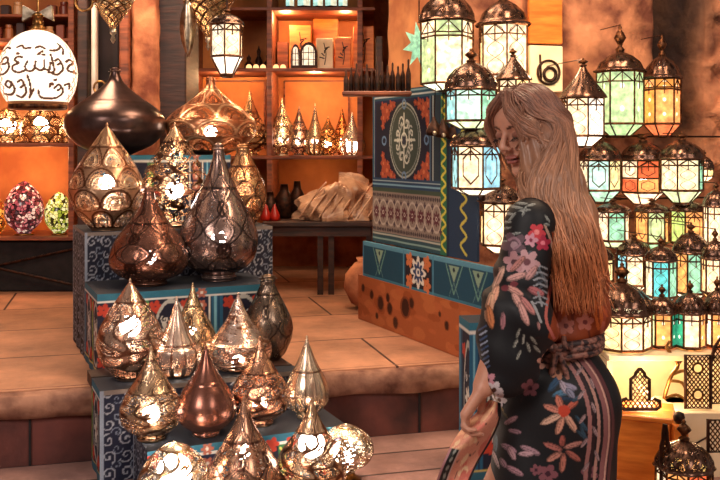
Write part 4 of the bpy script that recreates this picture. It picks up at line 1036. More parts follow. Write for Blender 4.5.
wl_(501, .52, 176, 184, 202, 244, 254, 44, [W_, '#ffe8d0', YE, W_, W_, W_], 'tall white lantern with a lobed brass dome beside the shoulder', dome='crown', pw=1.8, motif=G_WAVE)
wl_(513, .30, 48, 56, 80, 116, 122, 34, [W_, YE, W_], 'lantern mostly hidden by the head, its ribbed dome showing above the hair', dome='tent')
wl_(583, .42, 58, 66, 98, 136, 148, 42, [W_, '#fff6ec', W_], 'white lantern with a petal dome just right of the hair', dome='tent', pw=2.0, motif=G_WAVE)
wl_(620, .24, 24, 52, 72, 124, 138, 46, [GR, '#b8d0a0', GR, '#c8d8b0', GR, TE], 'tall pale green lantern with a big double finial', rot=.35, motif=G_JEWEL, dome='crown')
wl_(662, .24, 34, 56, 79, 124, 138, 36, [OR_, RD, '#e8b060', OR_, OR_, RD], 'tall orange lantern with a dark round finial, rightmost of the upper row', rot=.35, motif=G_JEWEL, dome='crown', split=[(0, .74), (.76, 1)])
# second row
wl_(600, .25, 134, 141, 160, 190, 204, 40, [BL, TE, W_, '#cfe8e0', YE, TE], 'blue green lantern with arched panes in the second row, touching the hair', rot=.2)
wl_(643, .25, 134, 141, 160, 192, 206, 42, [W_, '#ffe0c0', RD, OR_, W_, W_], 'white and red lantern in the second row, below the green one', rot=.5, split=[(0, .42), (.44, 1)], pw=1.8)
wl_(682, .42, 132, 140, 159, 190, 205, 42, [TE, GR, W_, '#f8e8c8', TE, W_], 'lantern with one teal and one white pane at the right of the second row', rot=.5, motif=G_WAVE)
# third row
wl_(613, .40, 198, 203, 211, 240, 248, 32, [W_, GR, '#ffe4cc', TE, W_, W_], 'lantern with a white and a green pane in the third row next to the hair', rot=.5, motif=G_WAVE)
wl_(652, .40, 198, 203, 211, 242, 250, 33, [OR_, '#8ab890', '#f0b878', GR, OR_, W_], 'orange and green lantern in the middle of the third row', rot=.5)
wl_(689, .40, 196, 201, 210, 242, 250, 36, ['#b0d088', OR_, '#c8d890', OR_, GR, OR_], 'lantern with green and orange hexagon medallions in the third row', rot=.5)
wl_(716, .60, 182, 190, 206, 244, 252, 24, [W_, '#fff4e8', W_], 'white lantern cut by the right picture edge in the third row', motif=G_WAVE, pw=2)
# fourth row
wl_(598, .62, 240, 246, 258, 280, 288, 30, [W_, YE, BL], 'small bright lantern behind the hair tips in the fourth row')
wl_(634, .46, 232, 238, 254, 284, 291, 32, [BL, W_, '#a8d8e0', W_, TE, W_], 'light blue lantern in the fourth row above the big pierced dome', motif=G_WAVE, rot=.3)
wl_(661, .78, 236, 246, 260, 296, 304, 30, [TE, BL, W_, '#7cc8c8', TE, W_], 'narrow turquoise lantern in the middle of the fourth row', motif=G_WAVE, rot=.2)
wl_(691, .60, 222, 232, 252, 292, 302, 34, ['#6cb0b0', W_, OR_, TE, BL, W_], 'dark teal lantern with a pierced dome in the fourth row', motif=G_WAVE, rot=.5)
wl_(715, .80, 228, 240, 258, 292, 302, 26, [W_, OR_, '#ffe0b0'], 'white and orange lantern at the right edge in the fourth row', motif=G_WAVE, pw=2)
wl_(676, .30, 246, 251, 262, 284, 292, 24, [YE, OR_, W_], 'tiny amber lantern between the turquoise and the dark teal lanterns', motif=G_WAVE)
wl_(590, .14, 200, 206, 216, 240, 248, 28, [YE, W_, W_], 'lantern peeping out behind the hair in the third row', motif=G_WAVE)
wl_(704, .30, 150, 156, 168, 176, 182, 18, [W_, YE, W_], 'very small lantern above the right edge of the third row', motif=G_WAVE)
for z, s0, s1 in ((EYE+14/F*4.2, .1, 1.5), (EYE-50/F*4.2, .1, 1.6), (EYE-88/F*4.2, .1, 1.6)):
    tag(rack(s0, s1, z).build('wall_rail', M_IRON), 'dark iron rail on the wall behind the %s row of lanterns' % {98: 'top', 14: 'second', -50: 'third', -88: 'fourth'}[round((z-EYE)*F/4.2)], 'rail', 'lantern rails')
# three little dark pendants
for k, (px, y) in enumerate(((434, 128), (443, 130), (454, 132))):
    Y = 3.95; t = thing('pendant_lamp', 'little dark pendant lamp in front of the tent cloth, ' + ('left of three', 'middle of three', 'right of three, glowing orange')[k], 'lamp', at(px, y+8, Y), group='little dark pendants')
    G().lathe([(.012, 0), (.034, .004), (.036, .02), (.026, .045), (.012, .065), (.005, .085)], 14).build('shade', M_IRON, t, True)
    G().tube([(0, 0, .08), (.01*(1-k), .0, .30)], .002, 4).build('cord', M_IRON, t)
    G().sphere((0, -.030, .012), .011, 10).build('glass_eye', bpy.data.materials['tea_light_0'] if k == 2 else M_SILVER, t, True)
# green glass star box behind the first lantern
t = thing('green_star_lamp', 'pale green glass star lamp hanging left of the first big lantern', 'lamp', at(419, 45, 4.1))
g = G(); n = 8; vs = [(0, -.05, 0), (0, .05, 0)]
for k in range(2*n): a = PI*k/n+.2; r = .10 if k % 2 == 0 else .05; vs.append((r*math.cos(a)*.75, 0, r*math.sin(a)*1.1))
g.add(vs, [(0, 2+k, 2+(k+1) % (2*n)) for k in range(2*n)]+[(1, 2+(k+1) % (2*n), 2+k) for k in range(2*n)])
o = g.build('glass_body', G_WAVE, t); o.color = (*lin('#a8ccb0'), 1); G().tube([(0, 0, .1), (0, 0, 1.2)], .003, 4).build('chain', M_IRON, t)

# cream lit panel with a crescent ornament behind the head, painted boards above it
p = wallat(545, .06)
t = thing('lit_wall_panel', 'cream lit square panel with a round crescent ornament above the head', 'panel', (p.x, p.y, at(545, 92, p.y).z), math.atan2(FD.y, FD.x))
hh = 46/F*p.y; ww = 36/F*p.y
G().box((0, 0, hh/2), (ww, .03, hh), bev=.003).build('board', M_CREAM, t)
g = G(); g.torus((.008, -.022, hh*.42), .055, .006, 28, 6, axis='Y'); g.torus((.014, -.022, hh*.38), .030, .008, 22, 6, axis='Y'); g.tube([(-.03, -.022, hh*.25), (-.035, -.022, hh*.8)], .005, 5); g.build('crescent', M_IRON, t, True)
point('panel_bulb', (p.x, p.y-.25, at(545, 60, p.y).z), 2.2, (1, .72, .42), .03)
G().box((0, 0, hh+.16), (ww, .024, .30), bev=.003).build('painted_board', M_ORWOOD, t)

# ---------------------------------------------------------------- tent cloth, bench
def v1sheet(name, t0, t1, z0, z1, off, cv, m, th=.012, nx=260, nz=190, parent=None, wav=.003):
    L = t1-t0; X, Z = np.meshgrid(np.linspace(0, 1, nx), np.linspace(0, 1, nz))
    d = off+wav*np.sin(X*21)*(1-Z*.5)
    def pos(o): return np.stack([VA.x+VD.x*(t0+L*X)+VN.x*(d+o), VA.y+VD.y*(t0+L*X)+VN.y*(d+o), z0+(z1-z0)*Z], -1).reshape(-1, 3)
    A, B = pos(0), pos(-th); f = grid_faces(nx, nz); n = len(A)
    fs = f[:, ::-1].tolist()+(f+n).tolist()
    loop = [i for i in range(nx)]+[j*nx+nx-1 for j in range(1, nz)]+[(nz-1)*nx+i for i in range(nx-2, -1, -1)]+[j*nx for j in range(nz-2, 0, -1)]
    fs += [[a, b, b+n, a+n] for a, b in zip(loop, loop[1:]+loop[:1])]
    c = cv.sample((X*cv.w).ravel()*.999, (Z*cv.h).ravel()*.999)
    return link_mesh(name, np.concatenate([A, B]), fs, m, parent, False, np.concatenate([c, c]))
cv = Cv(1.15, .77, '#121c44', 700)
cv.rect(0, .72, 1.15, .77, '#1c4a60'); cv.rect(0, .735, 1.15, .742, '#c8ccc8'); cv.rect(0, .757, 1.15, .762, '#88a8b0')
cv.rect(0, .0, .03, .77, '#2a5468'); cv.rect(.024, 0, .03, .74, '#aab4b0')
for x0 in (.05,):
    cv.rect(x0, .33, x0+.63, .71, '#15142a')
    cx, cy = .40, .52
    for sx in (-1, 1):
        for sy in (-1, 1):
            for (dx, dy, r) in ((.215, .150, .042), (.255, .115, .034), (.165, .172, .030), (.262, .168, .030), (.262, .075, .022), (.205, .118, .020), (.125, .178, .018)):
                cv.petals(cx+sx*dx, cy+sy*dy, r, 5, '#a84a2e', '#cc7048', rot=sx*sy*.6)
    cv.ell(cx, cy, .185, .185, '#a8aca0'); cv.ell(cx, cy, .176, .176, '#3c463e'); cv.ell(cx, cy, .162, .162, '#8a9088', ring=.02)
    for q in range(4):
        a = q*PI/2
        cv.line([(cx, cy), (cx+.12*math.cos(a), cy+.13*math.sin(a))], .012, '#c8c8b8')
        for f_ in (-1, 1):
            cv.scroll(cx+.085*math.cos(a)+f_*.028*math.sin(a), cy+.085*math.sin(a)-f_*.028*math.cos(a), .034, .009, '#d0cfc0', a+(PI/2 if f_ > 0 else -PI/2), 1.1, f_)
            b = a+PI/4; cv.scroll(cx+.08*math.cos(b)+f_*.02*math.sin(b), cy+.08*math.sin(b)-f_*.02*math.cos(b), .028, .008, '#a8aaa0', b, 1.1, f_)
    cv.ell(cx, cy, .022, .022, '#2a2c3c'); cv.ell(cx, cy, .034, .034, '#d8d8c8', ring=.14)
    for sx, sy in ((-1, 0), (1, 0), (0, -1), (0, 1)): cv.ell(cx+sx*.235*1.05, cy+sy*.195*.9, .022, .02, '#6a88a8', ring=.25)
for x0, x1, c in ((.68, .70, '#3c5a70'), (.70, .715, '#101830'), (.715, .725, '#c0c8c0'), (.725, .79, '#20303c'), (.80, .86, '#2c6a48'), (.86, .88, '#10243c'), (.88, 1.15, '#1d3450')):
    cv.rect(x0, 0 if x0 > .7 else .33, x1, .72, c)
cv.line(smooth_pts([(.83+.02*(-1)**i, .02+i*.03) for i in range(24)], 4), .012, '#d8cc4c'); cv.line(smooth_pts([(1.02+.03*(-1)**i, .02+i*.04) for i in range(18)], 4), .014, '#c8bc50')
cv.rect(0, .285, .80, .33, '#1d3c5c'); cv.rect(0, .296, .80, .304, '#7ca4b8'); cv.rect(0, .316, .80, .321, '#a8b8b8'); cv.rect(0, .262, .8, .285, '#3c4a3c')
cv.rect(0, .055, .80, .262, '#8c7c72'); 
for i in range(40): x = i*.02+.01; cv.ell(x, .245, .008, .010, '#3a2c34'); cv.ell(x, .072, .008, .010, '#3a2c34')
for i in range(9):
    x = .055+i*.088; cv.ell(x, .158, .045, .062, '#b8a89c', ring=.09); cv.petals(x, .158, .036, 8, '#5a2430', '#d8ccc0'); cv.ell(x, .158, .007, .007, '#5a1c28')
    for sy in (-1, 1): cv.petals(x+.044, .158+sy*.055, .016, 4, '#4c3840')
cv.rect(0, .0, .80, .055, '#2c4a54'); cv.rect(0, .02, .80, .028, '#8ca8a0'); cv.rect(0, .045, .80, .05, '#b8b8a8')
cv.dim(.85); o = v1sheet('wall_hanging', 0.12, 1.10, 1.07, 1.835, .03, cv, M_FABRIC); tag(o, 'tent cloth wall hanging with a round grey medallion, red corners and a rosette border', 'wall hanging')
bt = thing('bench', 'long bench box of spotted orange wood with a teal cloth panel below the wall hanging', 'bench', (VA.x, VA.y, .65))
def rel(o, t): o.location = -t.location; return o
cv2 = Cv(1.28, .18, '#144860', 600); cv2.rect(0, .16, 1.28, .18, '#5a94ac'); cv2.rect(0, 0, 1.28, .012, '#3a7890'); cv2.rect(0, .0, .012, .18, '#4a84a0')
for x in (.20, .95, 1.15):
    cv2.line([(x-.07, .155), (x, .03), (x+.07, .155)], .008, '#6a9a8c'); cv2.poly([(x-.045, .152), (x, .08), (x+.045, .152)], '#8ca890'); cv2.line([(x-.04, .02), (x, .08), (x+.04, .02)], .005, '#5a8484'); cv2.ell(x, .135, .01, .01, '#1c2c3c')
for x in (.47, .76): cv2.rect(x-.006, 0, x+.006, .18, '#4a88a4')
cv2.rect(.49, .012, .745, .16, '#1a1626'); cx = .617
for sx in (-1, 1):
    for sy in (-1, 1): cv2.petals(cx+sx*.085, .086+sy*.05, .038, 5, '#d07848')
cv2.petals(cx, .086, .075, 8, '#e8e4d8'); cv2.petals(cx, .086, .05, 8, '#28406c'); cv2.ell(cx, .086, .02, .02, '#e8e4d8'); cv2.ell(cx, .086, .01, .01, '#28406c')
cv2.dim(.85); rel(v1sheet('cloth_panel', .05, 1.26, .885, 1.065, .052, cv2, M_FABRIC, parent=bt, nx=300, nz=50, wav=.001, th=.02), bt)
cv3 = Cv(1.28, .235, '#b8643a', 600)
rs = np.random.RandomState(5)
for _ in range(60): cv3.ell(rs.rand()*1.28, rs.rand()*.23, .02+.06*rs.rand(), .01+.02*rs.rand(), ['#c87444', '#a8562e', '#c46c40'][rs.randint(3)])
for x, y, r in ((.16, .15, .022), (.26, .12, .035), (.36, .11, .028), (.34, .16, .02), (.52, .14, .045), (.58, .17, .025), (.42, .05, .026), (.22, .05, .015), (.9, .12, .02), (.06, .17, .02), (.84, .16, .012)):
    cv3.ell(x, y, r*1.15, r*1.2, '#8a4428'); cv3.ell(x, y, r*.8, r*.95, '#3a1a14')
cv3.dim(.75); rel(v1sheet('side_board', .0, 1.27, .652, .885, .055, cv3, M_PAINTED, parent=bt, nx=300, nz=60, wav=.0, th=.022), bt)
g = G(); g.slab([tuple(p) for p in (V1(.02, .03), V1(1.26, .03), V1(1.26, -.045), V1(.02, -.045))][::-1], .655, .88); rel(g.build('box_body', M_WOODS, bt), bt)
# rounded rusty pot at the far end of the bench
o = lathed('clay_pot', 'rusty round clay pot at the far left end of the bench', 'pot', [(.07, 0), (.12, .03), (.16, .11), (.15, .19), (.10, .25), (.08, .26), (.09, .28)], M_STONEO, (at(372, 0, 5.05).x, 5.08, .652), n=26)
# blue patterned stand beside the woman's sleeve
cvx = cover_canvas(21, .6, .54, 0)
pts = [(at(467, 0, 3.25).x, 3.25), (at(467, 0, 3.25).x+.34, 3.33), (at(467, 0, 3.25).x+.30, 3.45), (at(467, 0, 3.25).x-.02, 3.40)]
pedestal([(x, y-.07) for x, y in pts], .372, at(470, 322, 3.2).z, 'narrow cloth covered stand with blue and yellow stripes behind the sleeve', {0: cvx, 3: cvx}, n=60)

# ---------------------------------------------------------------- lit display at the lower right
CY = 3.35
cab = thing('display_case', 'cream lit display case below the lantern wall at the lower right', 'display case', (at(665, 0, CY).x, CY, .372))
cx0, cx1 = at(606, 0, CY).x-cab.location.x, 1.02
ztop = at(0, 353, CY).z; zl = ztop-.372
G().box(((cx0+cx1)/2, .22, zl-.012), (cx1-cx0, .50, .024), bev=.004).build('top_board', M_CREAM, cab)
G().box(((cx0+cx1)/2, .46, (zl-.02)/2), (cx1-cx0, .02, zl-.03)).build('back_panel', M_CREAM, cab)
G().box((cx0+.012, .22, zl/2-.01), (.022, .46, zl-.03)).build('side_panel', M_CREAM, cab)
zb0 = at(0, 470, CY-.03).z-.372
G().box(((cx0+cx1)/2, .20, zb0/2+.004), (cx1-cx0-.03, .48, zb0+.0)).build('base_block', M_BLACK, cab)
point('case_bulb_and_fill', tuple(cab.location+Vector((.02, .30, zl-.06))), 3.2, (1, .74, .40), .03); point('case_bulb_and_fill', tuple(cab.location+Vector((.42, .25, zl-.07))), 2.4, (1, .74, .40), .03)
point('case_bulb_and_fill', tuple(cab.location+Vector((-.10, -.12, zl-.12))), 5.5, (1, .66, .32), .02)  # added fill in front of the orange box, no bulb there
zb_ = .372+zb0+.005
# orange box
Y = 3.17
x0, x1 = on(616, Y), on(652, Y)
t = thing('orange_box', 'glossy orange wooden box under the large hand shaped cut out', 'box', ((x0+x1)/2, Y, zb_), -.35)
hb = at(0, 416, Y).z-zb_
G().box((.02, .10, hb/2), (.21, .19, hb-.001), bev=.006).build('body', M_ORWOOD, t); G().box((.02, .10, hb-.008), (.222, .202, .02), bev=.004).build('lid', M_ORWOOD, t)
zo = zb_+hb+.003
# cream ledge block at right
Yl = 3.22
t = thing('cream_block', 'cream white block at the right of the orange box carrying the lattice panels', 'block', (on(706, Yl), Yl+.10, zb_))
hl = at(0, 412, Yl).z-zb_
G().box((0, 0, hl/2), (on(742, Yl)-on(686, Yl), .20, hl), bev=.005).build('body', M_CREAM, t); g = G(); g.tube([(-.05, -.103, hl*.5), (0, -.103, hl*.62), (.02, -.103, hl*.45)], .004, 5); g.build('painted_mark', M_IRON, t)
zk = zb_+hl+.001
def cutout(name, label, cat, outline, px, ybase_z, Y, wpx, hpx, lattice=9, th=.012, rz=0.0, holes=()):
    """flat sheet with a pierced lattice: rim strip plus crossing bars clipped to the outline"""
    s = Y/F; t = thing(name, label, cat, (on(px, Y), Y, ybase_z), rz)
    P = [((x-.5)*wpx*s, y*hpx*s) for x, y in outline]
    g = G(); m_ = len(P)
    g.tube([(x, 0, z+.0) for x, z in P], .0065, 6, closed=True); g.build('rim', M_IRON, t)
    def inside(x, z):
        c = False
        for i in range(m_):
            (xa, za), (xb, zb2) = P[i], P[(i+1) % m_]
            if (za > z) != (zb2 > z) and x < (xb-xa)*(z-za)/(zb2-za)+xa: c = not c
        return c
    W, H_ = wpx*s, hpx*s; g = G(); step = W/lattice
    for d in (1, -1):
        k = -40
        while k < 40:
            run = []; c0 = k*step; k += 1
            for q in np.linspace(0, H_, 60):
                x = c0+d*q*.8
                if abs(x) < W/2 and inside(x, q) and not any((x-hx*W)**2+(q-hz*H_)**2 < (hr*W)**2 for hx, hz, hr in holes): run.append((x, 0, q))
                else:
                    if len(run) > 1: g.tube([run[0], run[-1]], .0024, 4)
                    run = []
            if len(run) > 1: g.tube([run[0], run[-1]], .0024, 4)
    for hx, hz, hr in holes: g.torus((hx*W, 0, hz*H_), hr*W, .004, 18, 5, axis='Y')
    g.build('lattice', M_FRAME, t); return t
hams = [(.02,.06),(.10,.0),(.9,.0),(.98,.06),(.98,.2),(.82,.26),(.72,.22),(.72,.75),(.62,.82),(.60,.90),(.52,1.0),(.48,1.0),(.40,.90),(.38,.82),(.28,.75),(.28,.22),(.18,.26),(.02,.2)]
cutout('hand_cutout', 'dark pierced hand shaped metal cut out standing on the orange box', 'ornament', hams, 640, zo+.007, 3.22, 42, 40, 9)
rect_ = [(0, 0), (1, 0), (1, 1), (0, 1)]
cutout('lattice_panel', 'tall rectangular dark lattice panel with two round openings', 'panel', rect_, 698, zk+.007, 3.24, 25, 53, 6, holes=((0, .25, .2), (0, .75, .2)))
arch_ = [(0, 0), (1, 0), (1, .6), (.85, .82), (.5, 1), (.15, .82), (0, .6)]
cutout('lattice_panel', 'dark arched lattice panel at the right picture edge', 'panel', arch_, 722, zk+.007, 3.30, 22, 68, 5)
cutout('lattice_panel', 'small square lattice panel near the lower right corner', 'panel', rect_, 720, at(0, 452, 2.99).z, 2.99, 24, 32, 5)
# leaping figure of bent sheet
t = thing('leaping_figure', 'brass lattice cut out of a leaping figure between the hand and the tall panel', 'ornament', (on(674, 3.36), 3.36, zk-.0))
g = G(); s = 3.36/F
for pts_, r in (([(-10, 0), (-6, 14), (-2, 24), (4, 34), (-4, 46), (-8, 52)], .007), ([(4, 34), (12, 44), (16, 40)], .006), ([(-4, 18), (8, 16), (14, 4)], .006), ([(-2, 24), (10, 28), (16, 22)], .006), ([(-10, 0), (2, 4), (10, 0)], .006), ([(-8, 52), (-4, 58)], .005)):
    g.tube([(a*s, 0, (b+2)*s) for a, b in smooth_pts(pts_, 4)], r, 6)
g.build('figure', M_BRASS, t, True)
tag(G().box((on(674, 3.36), 3.385, (zb_+zk)/2), (.10, .09, zk-zb_-.002)).build('figure_stand', M_CREAM), 'small cream stand under the leaping figure', 'stand')
lathed('round_knob_box', 'small dark round box on the front corner of the orange box', 'box', [(.012, 0), (.018, .010), (.020, .022), (.016, .034), (.005, .040)], M_IRON, (on(679, 3.13), 3.13, at(0, 423, 3.13).z), n=18)
tag(G().box((on(679, 3.13), 3.13, (zb_+at(0, 423, 3.13).z)/2), (.05, .05, at(0, 423, 3.13).z-zb_-.002), bev=.003).build('wooden_stub', M_ORWOOD), 'short orange wooden stub under the small dark round box', 'stub')
# black pierced domed lantern in the front and tiny hand
LF = lantern(684, 419, 440, 466, 498, 512, 54, 2.95, [OR_, '#e8c880', '#7ab890', W_, OR_, RD], 'black pierced dome lantern with a ring finial at the lower right corner', n=8, dome='rib', motif=G_WAVE, rot=.2, pw=.8)
zl_ = LF.location.z
t = pedestal([(on(650, 2.8), 2.72), (on(735, 2.8), 2.72), (on(735, 2.8), 3.06), (on(650, 2.8), 3.06)], .372, zl_-.001, 'low cloth covered stand under the black dome lantern', {0: cover_canvas(31, .5, .3, 1)}, n=50)
cutout('hand_cutout', 'tiny dark hand shaped cut out left of the black dome lantern', 'ornament', hams, 665, zl_+.007, 2.93, 17, 88, 4)
# big pierced dome lantern and its neighbours standing on the case top
ct = ztop+.001
def std(px, yf, yd, yg, yb, w, Y, *a, **k):
    y0 = HY-(ct-EYE)/Y*F; return lantern(px, yf, yd, yg, min(yb, y0-3), y0, w, Y, *a, **k)
std(622, 262, 282, 312, 350, 57, 3.42, ['#fff0d0', YE, W_, YE, '#ffe8b8', W_], 'large lantern with a dark pierced bulbous dome and bright cream panes, next to the hip', n=8, rot=.1, motif=G_WAVE, pw=1.6)
std(662, 284, 296, 312, 346, 30, 3.44, [TE, RD, GR, OR_, '#3c8a70', W_], 'small green and red lantern right of the big pierced dome', rot=.3, motif=G_JEWEL)
std(690, 280, 292, 312, 346, 30, 3.42, [GR, OR_, '#4a9a80', W_, OR_, RD], 'small green and orange lantern, second right of the big pierced dome', rot=.3, motif=G_JEWEL)
std(717, 276, 290, 312, 346, 26, 3.44, [OR_, RD, W_], 'small orange lantern at the right edge above the display case', rot=.3, motif=G_JEWEL)

# ---------------------------------------------------------------- the woman: implicit surfaces meshed by surface nets
class Field:
    def __init__(s, lo, hi, h):
        s.h = h; s.lo = np.array(lo, np.float32); n = np.ceil((np.array(hi)-np.array(lo))/h).astype(int)+1; s.n = n
        s.ax = [s.lo[i]+h*np.arange(n[i], dtype=np.float32) for i in range(3)]; s.f = np.full(tuple(n), 1.0, np.float32)
    def region(s, lo, hi):
        sl = []
        for i in range(3):
            a = int(max(0, math.floor((lo[i]-s.lo[i])/s.h))); b = int(min(s.n[i], math.ceil((hi[i]-s.lo[i])/s.h)+1)); sl.append(slice(a, max(a, b)))
        sl = tuple(sl); P = np.stack(np.meshgrid(s.ax[0][sl[0]], s.ax[1][sl[1]], s.ax[2][sl[2]], indexing='ij'), -1)
        return sl, P
    def merge(s, sl, d, k, sub=False):
        a = s.f[sl]
        if sub:
            d = -d; h = np.clip(.5-.5*(d-a)/k, 0, 1) if k > 0 else 0   # smooth max(a, -d)
            h = np.clip(.5+.5*(a-d)/k, 0, 1); s.f[sl] = d*(1-h)+a*h+k*h*(1-h)
        else:
            h = np.clip(.5+.5*(d-a)/k, 0, 1); s.f[sl] = d*(1-h)+a*h-k*h*(1-h)
    def ell(s, c, r, k=.02, R=None, sub=False):
        c = np.array(c, np.float32); m = max(r)+3*k+.01
        sl, P = s.region(c-m, c+m)
        if P.size == 0: return
        q = P-c
        if R is not None: q = q @ R          # columns of R = local axes in the world
        r = np.array(r, np.float32); k0 = np.linalg.norm(q/r, axis=-1); k1 = np.linalg.norm(q/(r*r), axis=-1)+1e-9
        s.merge(sl, k0*(k0-1)/k1, k, sub)
    def cone(s, a, b, r1, r2, k=.02, flat=None, sub=False):
        a = np.array(a, np.float32); b = np.array(b, np.float32); m = max(r1, r2)+3*k+.01
        sl, P = s.region(np.minimum(a, b)-m, np.maximum(a, b)+m)
        if P.size == 0: return
        ab = b-a; q = P-a; t = np.clip((q @ ab)/(ab @ ab+1e-9), 0, 1)
        dv = q-t[..., None]*ab
        if flat is not None:                 # (axis, factor): thinner along that axis
            axv = np.array(flat[0], np.float32); axv /= np.linalg.norm(axv); dv = dv+(dv @ axv)[..., None]*axv*(flat[1]-1)
        s.merge(sl, np.linalg.norm(dv, axis=-1)-(r1+(r2-r1)*t), k, sub)
    def mesh(s):
        f = s.f; ins = f < 0; n = np.array(f.shape)
        c = [ins[i:n[0]-1+i, j:n[1]-1+j, k:n[2]-1+k] for i in (0, 1) for j in (0, 1) for k in (0, 1)]
        cnt = sum(x.astype(np.int8) for x in c); act = (cnt > 0)&(cnt < 8)
        idx = np.full(act.shape, -1, np.int64); A = np.argwhere(act); idx[act] = np.arange(len(A))
        acc = np.zeros((len(A), 3)); wt = np.zeros(len(A)); i0, j0, k0 = A.T
        corners = [(i, j, k) for i in (0, 1) for j in (0, 1) for k in (0, 1)]
        for p in corners:
            for ax in range(3):
                if p[ax]: continue
                q = list(p); q[ax] = 1
                a = f[i0+p[0], j0+p[1], k0+p[2]]; b = f[i0+q[0], j0+q[1], k0+q[2]]; x = (a < 0) != (b < 0)
                t = np.where(x, a/(a-b+1e-12), 0); pos = np.array(p, float)[None]+0*acc; pos[:, ax] += t
                acc += pos*x[:, None]; wt += x
        V = (A+acc/wt[:, None])*s.h+s.lo
        F_ = []
        for ax in range(3):
            o1, o2 = [(1, 2), (2, 0), (0, 1)][ax]
            sl0 = [slice(1, None)]*3; sl1 = [slice(1, None)]*3; sl0[ax] = slice(0, -1); sl1[ax] = slice(1, None)
            a, b = ins[tuple(sl0)], ins[tuple(sl1)]
            e = np.argwhere(a != b); fl = a[a != b]
            base = e.copy(); 
            for d in range(3):
                if d != ax: base[:, d] += 1
            def cell(d1, d2):
                q = base.copy(); q[:, o1] -= d1; q[:, o2] -= d2
                ok = np.all((q >= 0)&(q < np.array(idx.shape)), axis=1); r = np.full(len(q), -1); r[ok] = idx[tuple(q[ok].T)]; return r
            Q = np.stack([cell(1, 1), cell(0, 1), cell(0, 0), cell(1, 0)], 1); ok = (Q >= 0).all(1); Q = Q[ok]; fl = fl[ok]
            Q[~fl] = Q[~fl][:, ::-1]; F_.append(Q)
        return V, np.concatenate(F_)
def relax(V, Fq, it=2, w=.5, mask=None):
    e = np.concatenate([Fq[:, [0, 1]], Fq[:, [1, 2]], Fq[:, [2, 3]], Fq[:, [3, 0]]]); e = np.concatenate([e, e[:, ::-1]])
    cnt = np.bincount(e[:, 0], minlength=len(V))[:, None]+1e-9
    for _ in range(it):
        S_ = np.stack([np.bincount(e[:, 0], weights=V[e[:, 1], d], minlength=len(V)) for d in range(3)], 1)/cnt
        ww = w if mask is None else w*mask[:, None]; V = V*(1-ww)+S_*ww
    return V

WY = 2.30
def wp(px, py, Y=WY): return np.array(at(px, py, Y), np.float32)
woman = thing('person', 'long haired blonde woman in a dark floral wrap dress looking down, standing at the right', 'person', (float(wp(560, 0)[0]), 2.33, 0.0))
# head frame
f_ = np.array([-.80, -.60, -.30]); f_ /= np.linalg.norm(f_)
u_ = np.array([-.05, .0, 1.0]); u_ -= f_*(u_ @ f_); u_ /= np.linalg.norm(u_); l_ = np.cross(u_, f_)
R_h = np.stack([f_, l_, u_], 1).astype(np.float32); HC = np.array([.440, 2.34, 1.600])
def h(x, y, z): return HC+R_h @ np.array([x, y, z])
B = Field((.02, 1.98, .0), (.82, 2.68, 1.74), .0042)
E_ = lambda c, r, k=.012, sub=False: B.ell(h(*c), r, k, R_h, sub)
C_ = lambda a, b, r1, r2, k=.012, sub=False: B.cone(h(*a), h(*b), r1, r2, k, None, sub)
E_((-.002, 0, .024), (.080, .071, .074), .01)
E_((.030, 0, -.035), (.056, .054, .078), .03)
E_((.060, 0, .040), (.030, .048, .030), .03)
C_((-.005, .050, -.05), (.060, .014, -.100), .014, .013, .02); C_((-.005, -.050, -.05), (.060, -.014, -.100), .014, .013, .02)
E_((.070, 0, -.098), (.017, .018, .015), .016)
for s in (-1, 1):
    E_((.056, s*.036, -.030), (.024, .020, .022), .02)
    C_((.086, s*.012, .024), (.070, s*.046, .022), .007, .006, .010)
    E_((.094, s*.031, .002), (.012, .017, .011), .010, True)
    E_((.0755, s*.031, .001), (.0125, .0150, .0115), .003)
    E_((.099, s*.011, -.031), (.008, .007, .006), .005)
    E_((-.008, s*.074, -.004), (.018, .008, .030), .006)
C_((.086, 0, .016), (.111, 0, -.024), .0060, .0095, .010)
E_((.089, 0, -.0555), (.012, .022, .0058), .005); E_((.0875, 0, -.067), (.012, .018, .0068), .005)
E_((.097, 0, -.0612), (.010, .022, .0013), .003, True)
E_((.084, 0, -.080), (.008, .014, .005), .008, True)
# neck, torso
shN = np.array([.412, 2.17, 1.368]); shF = np.array([.505, 2.47, 1.385]); NB = np.array([.475, 2.315, 1.42])
B.cone(h(-.03, 0, -.05), NB, .048, .055, .03)
B.cone(NB+[0, 0, -.03], shN, .05, .052, .04); B.cone(NB+[0, 0, -.03], shF, .05, .052, .04)
B.ell((.485, 2.32, 1.27), (.095, .145, .15), .05); B.ell((.430, 2.28, 1.23), (.06, .10, .06), .05)
B.ell((.50, 2.33, 1.07), (.085, .12, .12), .05); B.ell((.52, 2.33, .92), (.115, .155, .12), .05)
# near arm with bent elbow, far arm hanging forward
EL = np.array([.350, 2.12, 1.135]); WR = wp(484, 386, 2.09); B.cone(shN, EL, .050, .038, .02); B.cone(EL, WR, .038, .026, .015)
FE = np.array([.47, 2.52, 1.13]); FW_ = np.array([.375, 2.37, .985]); B.cone(shF, FE, .048, .038, .02); B.cone(FE, FW_, .037, .025, .015)
